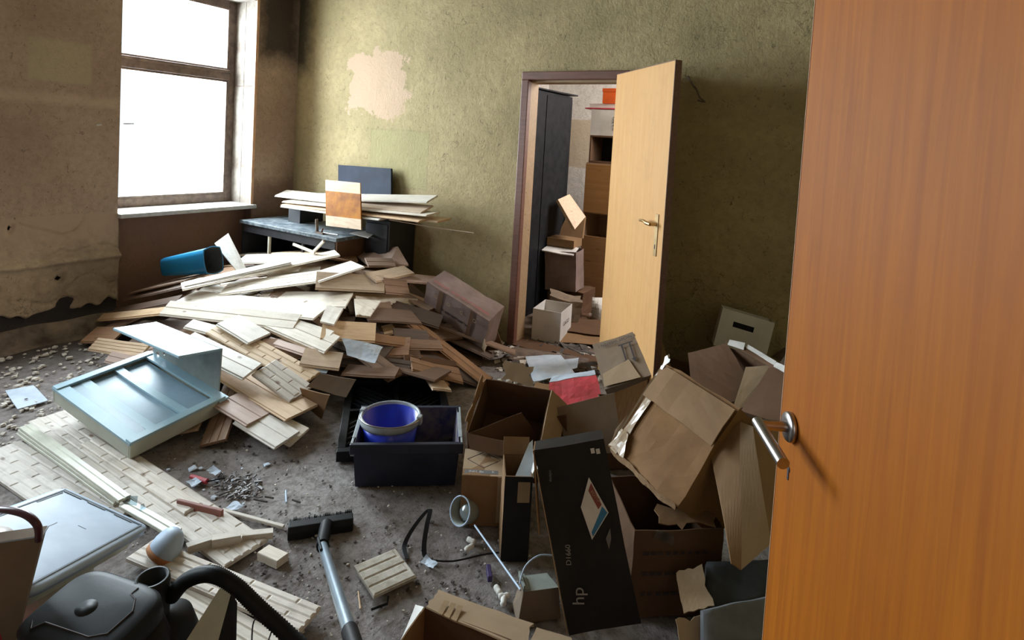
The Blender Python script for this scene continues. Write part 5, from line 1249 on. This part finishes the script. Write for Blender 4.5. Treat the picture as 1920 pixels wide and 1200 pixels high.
mb = MB(); sheet(mb, (-.02, -.03, .36), (.28, -.02, .34), (.29, .10, .39), (0, .12, .40), t=.01, nu=5, nv=3, amp=.01); build(mb, 'white_paper', 'white_card', bq, T=T)
bq, T = carton('carton', 'crumpled brown carton behind the white archive box', (-2.16, 4.30, .0), (0, .15, .5), (.28, .24, .26), 'card_grey', openf=('x1',), amp=.03)
bq, T = carton('carton', 'low brown carton under the tapering one in the store room', (-2.38, 4.75, .0), (0, .0, .0), (.36, .3, .22), 'card_dark', openf=(), amp=.012)
tag(build(pquad([(1108, 590, .05), (1138, 610, .05), (1140, 560, .20), (1112, 556, .22)], amp=.03), 'crumpled_paper', 'white_card'), 'crumpled dirty paper bundle beside the beige door in the store room', 'paper')
rr = random.Random(3)
for (q, lb, mt) in (([(1040, 640, .02), (1136, 648, .03), (1138, 625, .04), (1060, 618, .04)], 'flat brown card sheet on the store room floor', 'card'),
                ([(1060, 620, .05), (1136, 630, .05), (1136, 600, .06), (1075, 596, .06)], 'dark card sheet further back on the store room floor', 'card_dark'),
                ([(948, 672, .015), (1100, 690, .02), (1104, 672, .02), (965, 650, .02)], 'dusty threshold board lying before the doorway', 'window_wood'),
                ([(1000, 715, .03), (1078, 700, .05), (1052, 665, .05), (985, 668, .03)], 'pale blue paper sheet on the rubbish before the doorway', 'paper'),
                ([(1040, 700, .03), (1082, 690, .05), (1085, 670, .05), (1048, 676, .04)], 'second pale blue paper sheet lying to the right before the doorway', 'paper'),
                ([(1000, 728, .04), (1035, 735, .04), (1042, 722, .05), (1004, 716, .05)], 'narrow brown card between open carton and red folder', 'card')):
    tag(build(pquad(q, amp=.008), 'paper_sheet' if mt == 'paper' else 'card_sheet', mt), lb, 'paper' if mt == 'paper' else 'cardboard')
# ================================================================== rubble and small finds
def chips(name, n, region, smin, smax, mt, seed, lb, flat=.4, cat='rubble', elong=1.0, zf=None, dens=None):
    rr = random.Random(seed); mb = MB(); k = 0
    while k < n:
        x_, y_ = region(rr); s_ = rr.uniform(smin, smax)*(.5+rr.random())
        if dens and rr.random() > dens(x_, y_): continue
        z_ = (zf(x_, y_) if zf else 0)+s_*flat*.4
        R_ = Matrix.Translation((x_, y_, z_)) @ Matrix.Rotation(rr.uniform(0, 6.3), 4, 'Z') @ Matrix.Rotation(rr.gauss(0, .25), 4, 'X')
        vs = []
        for (a, b, c) in ((-1, -1, -1), (1, -1, -1), (1, 1, -1), (-1, 1, -1), (-.8, -.8, 1), (.8, -.8, 1), (.8, .8, 1), (-.8, .8, 1)):
            vs.append(R_ @ Vector(((a*.5+rr.uniform(-.2, .2))*s_*elong, (b*.5+rr.uniform(-.2, .2))*s_, (c*.5)*s_*flat)))
        mb.add(vs, [(0, 3, 2, 1), (4, 5, 6, 7), (0, 1, 5, 4), (1, 2, 6, 5), (2, 3, 7, 6), (3, 0, 4, 7)]); k += 1
    return tag(build(mb, name, mt), lb, cat, kind='stuff')
def reg(px0, py0, px1, py1):
    def f(rr):
        p = atz(rr.uniform(px0, px1), rr.uniform(py0, py1), 0); return p.x, p.y
    return f
def reg_left(rr):
    x_ = XL+.24+abs(rr.gauss(0, .55)); return x_, rr.uniform(.5, 2.0)
chips('plaster_rubble', 420, reg_left, .010, .028, 'plasterbit', 1, 'broken plaster crumbs strewn along the foot of the left wall')
chips('plaster_rubble', 240, reg(0, 740, 230, 860), .007, .020, 'plasterbit', 2, 'small plaster flakes around the bluish plate on the left floor')
chips('grit', 420, reg(180, 800, 1000, 1200), .003, .008, 'plasterbit', 3, 'fine pale grit scattered over the concrete floor')
chips('grit', 700, reg(250, 820, 1000, 1180), .003, .010, 'grit', 4, 'dark crumbs and dirt scattered over the concrete floor')
chips('screws', 130, reg(405, 885, 490, 935), .004, .007, 'screw', 5, 'little heap of screws and nails on the floor behind the floor nozzle', flat=.8, cat='screws', elong=3.6)
chips('scraps', 28, reg(290, 870, 500, 960), .010, .024, 'paper', 6, 'torn bluish plastic scraps beside the screws', flat=.15, cat='scraps')
chips('rubble', 160, reg(930, 640, 1130, 720), .014, .04, 'plasterbit', 7, 'white crumbs and splinters before the doorway', flat=.4)
chips('rubble', 220, reg(950, 640, 1110, 700), .02, .05, 'grit', 17, 'dark rubbish and splinters before the doorway', flat=.3, elong=2.5)
chips('rubble', 160, reg(1050, 560, 1140, 640), .03, .07, 'card_dark', 18, 'brown rubbish covering the store room floor', flat=.3)
for i, (px, py) in enumerate(((884, 1014), (880, 1027), (934, 1107), (945, 1118), (944, 1128))):
    c_ = atz(px, py, .012); mb = MB(); T = Matrix.Translation(c_) @ Matrix.Rotation(i*1.3, 4, 'Z') @ Matrix.Rotation(PI/2, 4, 'Y')
    mb.lathe([(0, -.02), (.009, -.018), (.011, -.008), (.009, .0), (.011, .008), (.009, .018), (0, .02)], n=12)
    tag(build(mb, 'foam_peanut', 'foam', T=T), 'white foam packing peanut on the floor around the desk lamp', 'packing peanut', 'foam packing peanuts')
for i, (px, py, lb) in enumerate(((365, 905, 'light blue plastic scrap beside the red screwdriver'), (400, 885, 'bluish foil scrap right above the red screwdriver'), (440, 950, 'torn bluish foil scrap near the end of the red brown batten'), (805, 1055, 'small white crumpled foil at the foot of the black strap'))):
    mb = MB(); c_ = atz(px, py, .012); sheet(mb, c_+Vector((-.03, -.02, 0)), c_+Vector((.03, -.015, 0)), c_+Vector((.028, .02, .01)), c_+Vector((-.025, .02, .012)), t=.001, nu=4, nv=4, amp=.014, fr=20)
    tag(build(mb, 'foil_scrap', 'paper'), lb, 'scrap')
for i, (a_, b_) in enumerate((((476, 936), (501, 941)), ((497, 931), (513, 934)), ((536, 920), (537, 942)), ((548, 937), (563, 942)))):
    mb = MB(); mb.tube([atz(*a_, .006), atz(*b_, .006)], .004, n=6); tag(build(mb, 'dowel', 'white_plastic' if i == 2 else 'grit'), ('small white wall plug standing out on the bare floor before the crate' if i == 2 else 'dark wall plug lying on the bare floor between screws and nozzle'), 'wall plug', None if i == 2 else 'dark wall plugs on the floor')
# loose wire on the wall above the far door, hook on the left wall
mb = MB(); mb.tube(curve_pts([atY(1290, 143, 3.73), atY(1298, 158, 3.70), atY(1306, 168, 3.70), atY(1312, 182, 3.69), atY(1322, 191, 3.69), atY(1308, 188, 3.70)]), .006, n=6)
tag(build(mb, 'wire', 'window_wood'), 'stub of dark wire sticking out of the wall right of the far door', 'wire')
mb = MB(); mb.tube([atX(232, 232, XL+.0), atX(232, 232, XL)+Vector((.02, .0, 0)), atX(251, 232, XL+.02)], .004, n=6); tag(build(mb, 'hook', 'window_wood'), 'thin dark hook at the edge of the window opening', 'hook')
p_ = atX(185, 234, XL); mb = MB(); mb.lathe([(0, .0), (.022, 0), (.016, .008), (0, .01)], T=Matrix.Translation(p_) @ Matrix.Rotation(PI/2, 4, 'Y'), n=12, sx=.45)
tag(build(mb, 'plaster_plug', 'plasterbit'), 'small white plaster chip on the left wall beside the window', 'plaster')
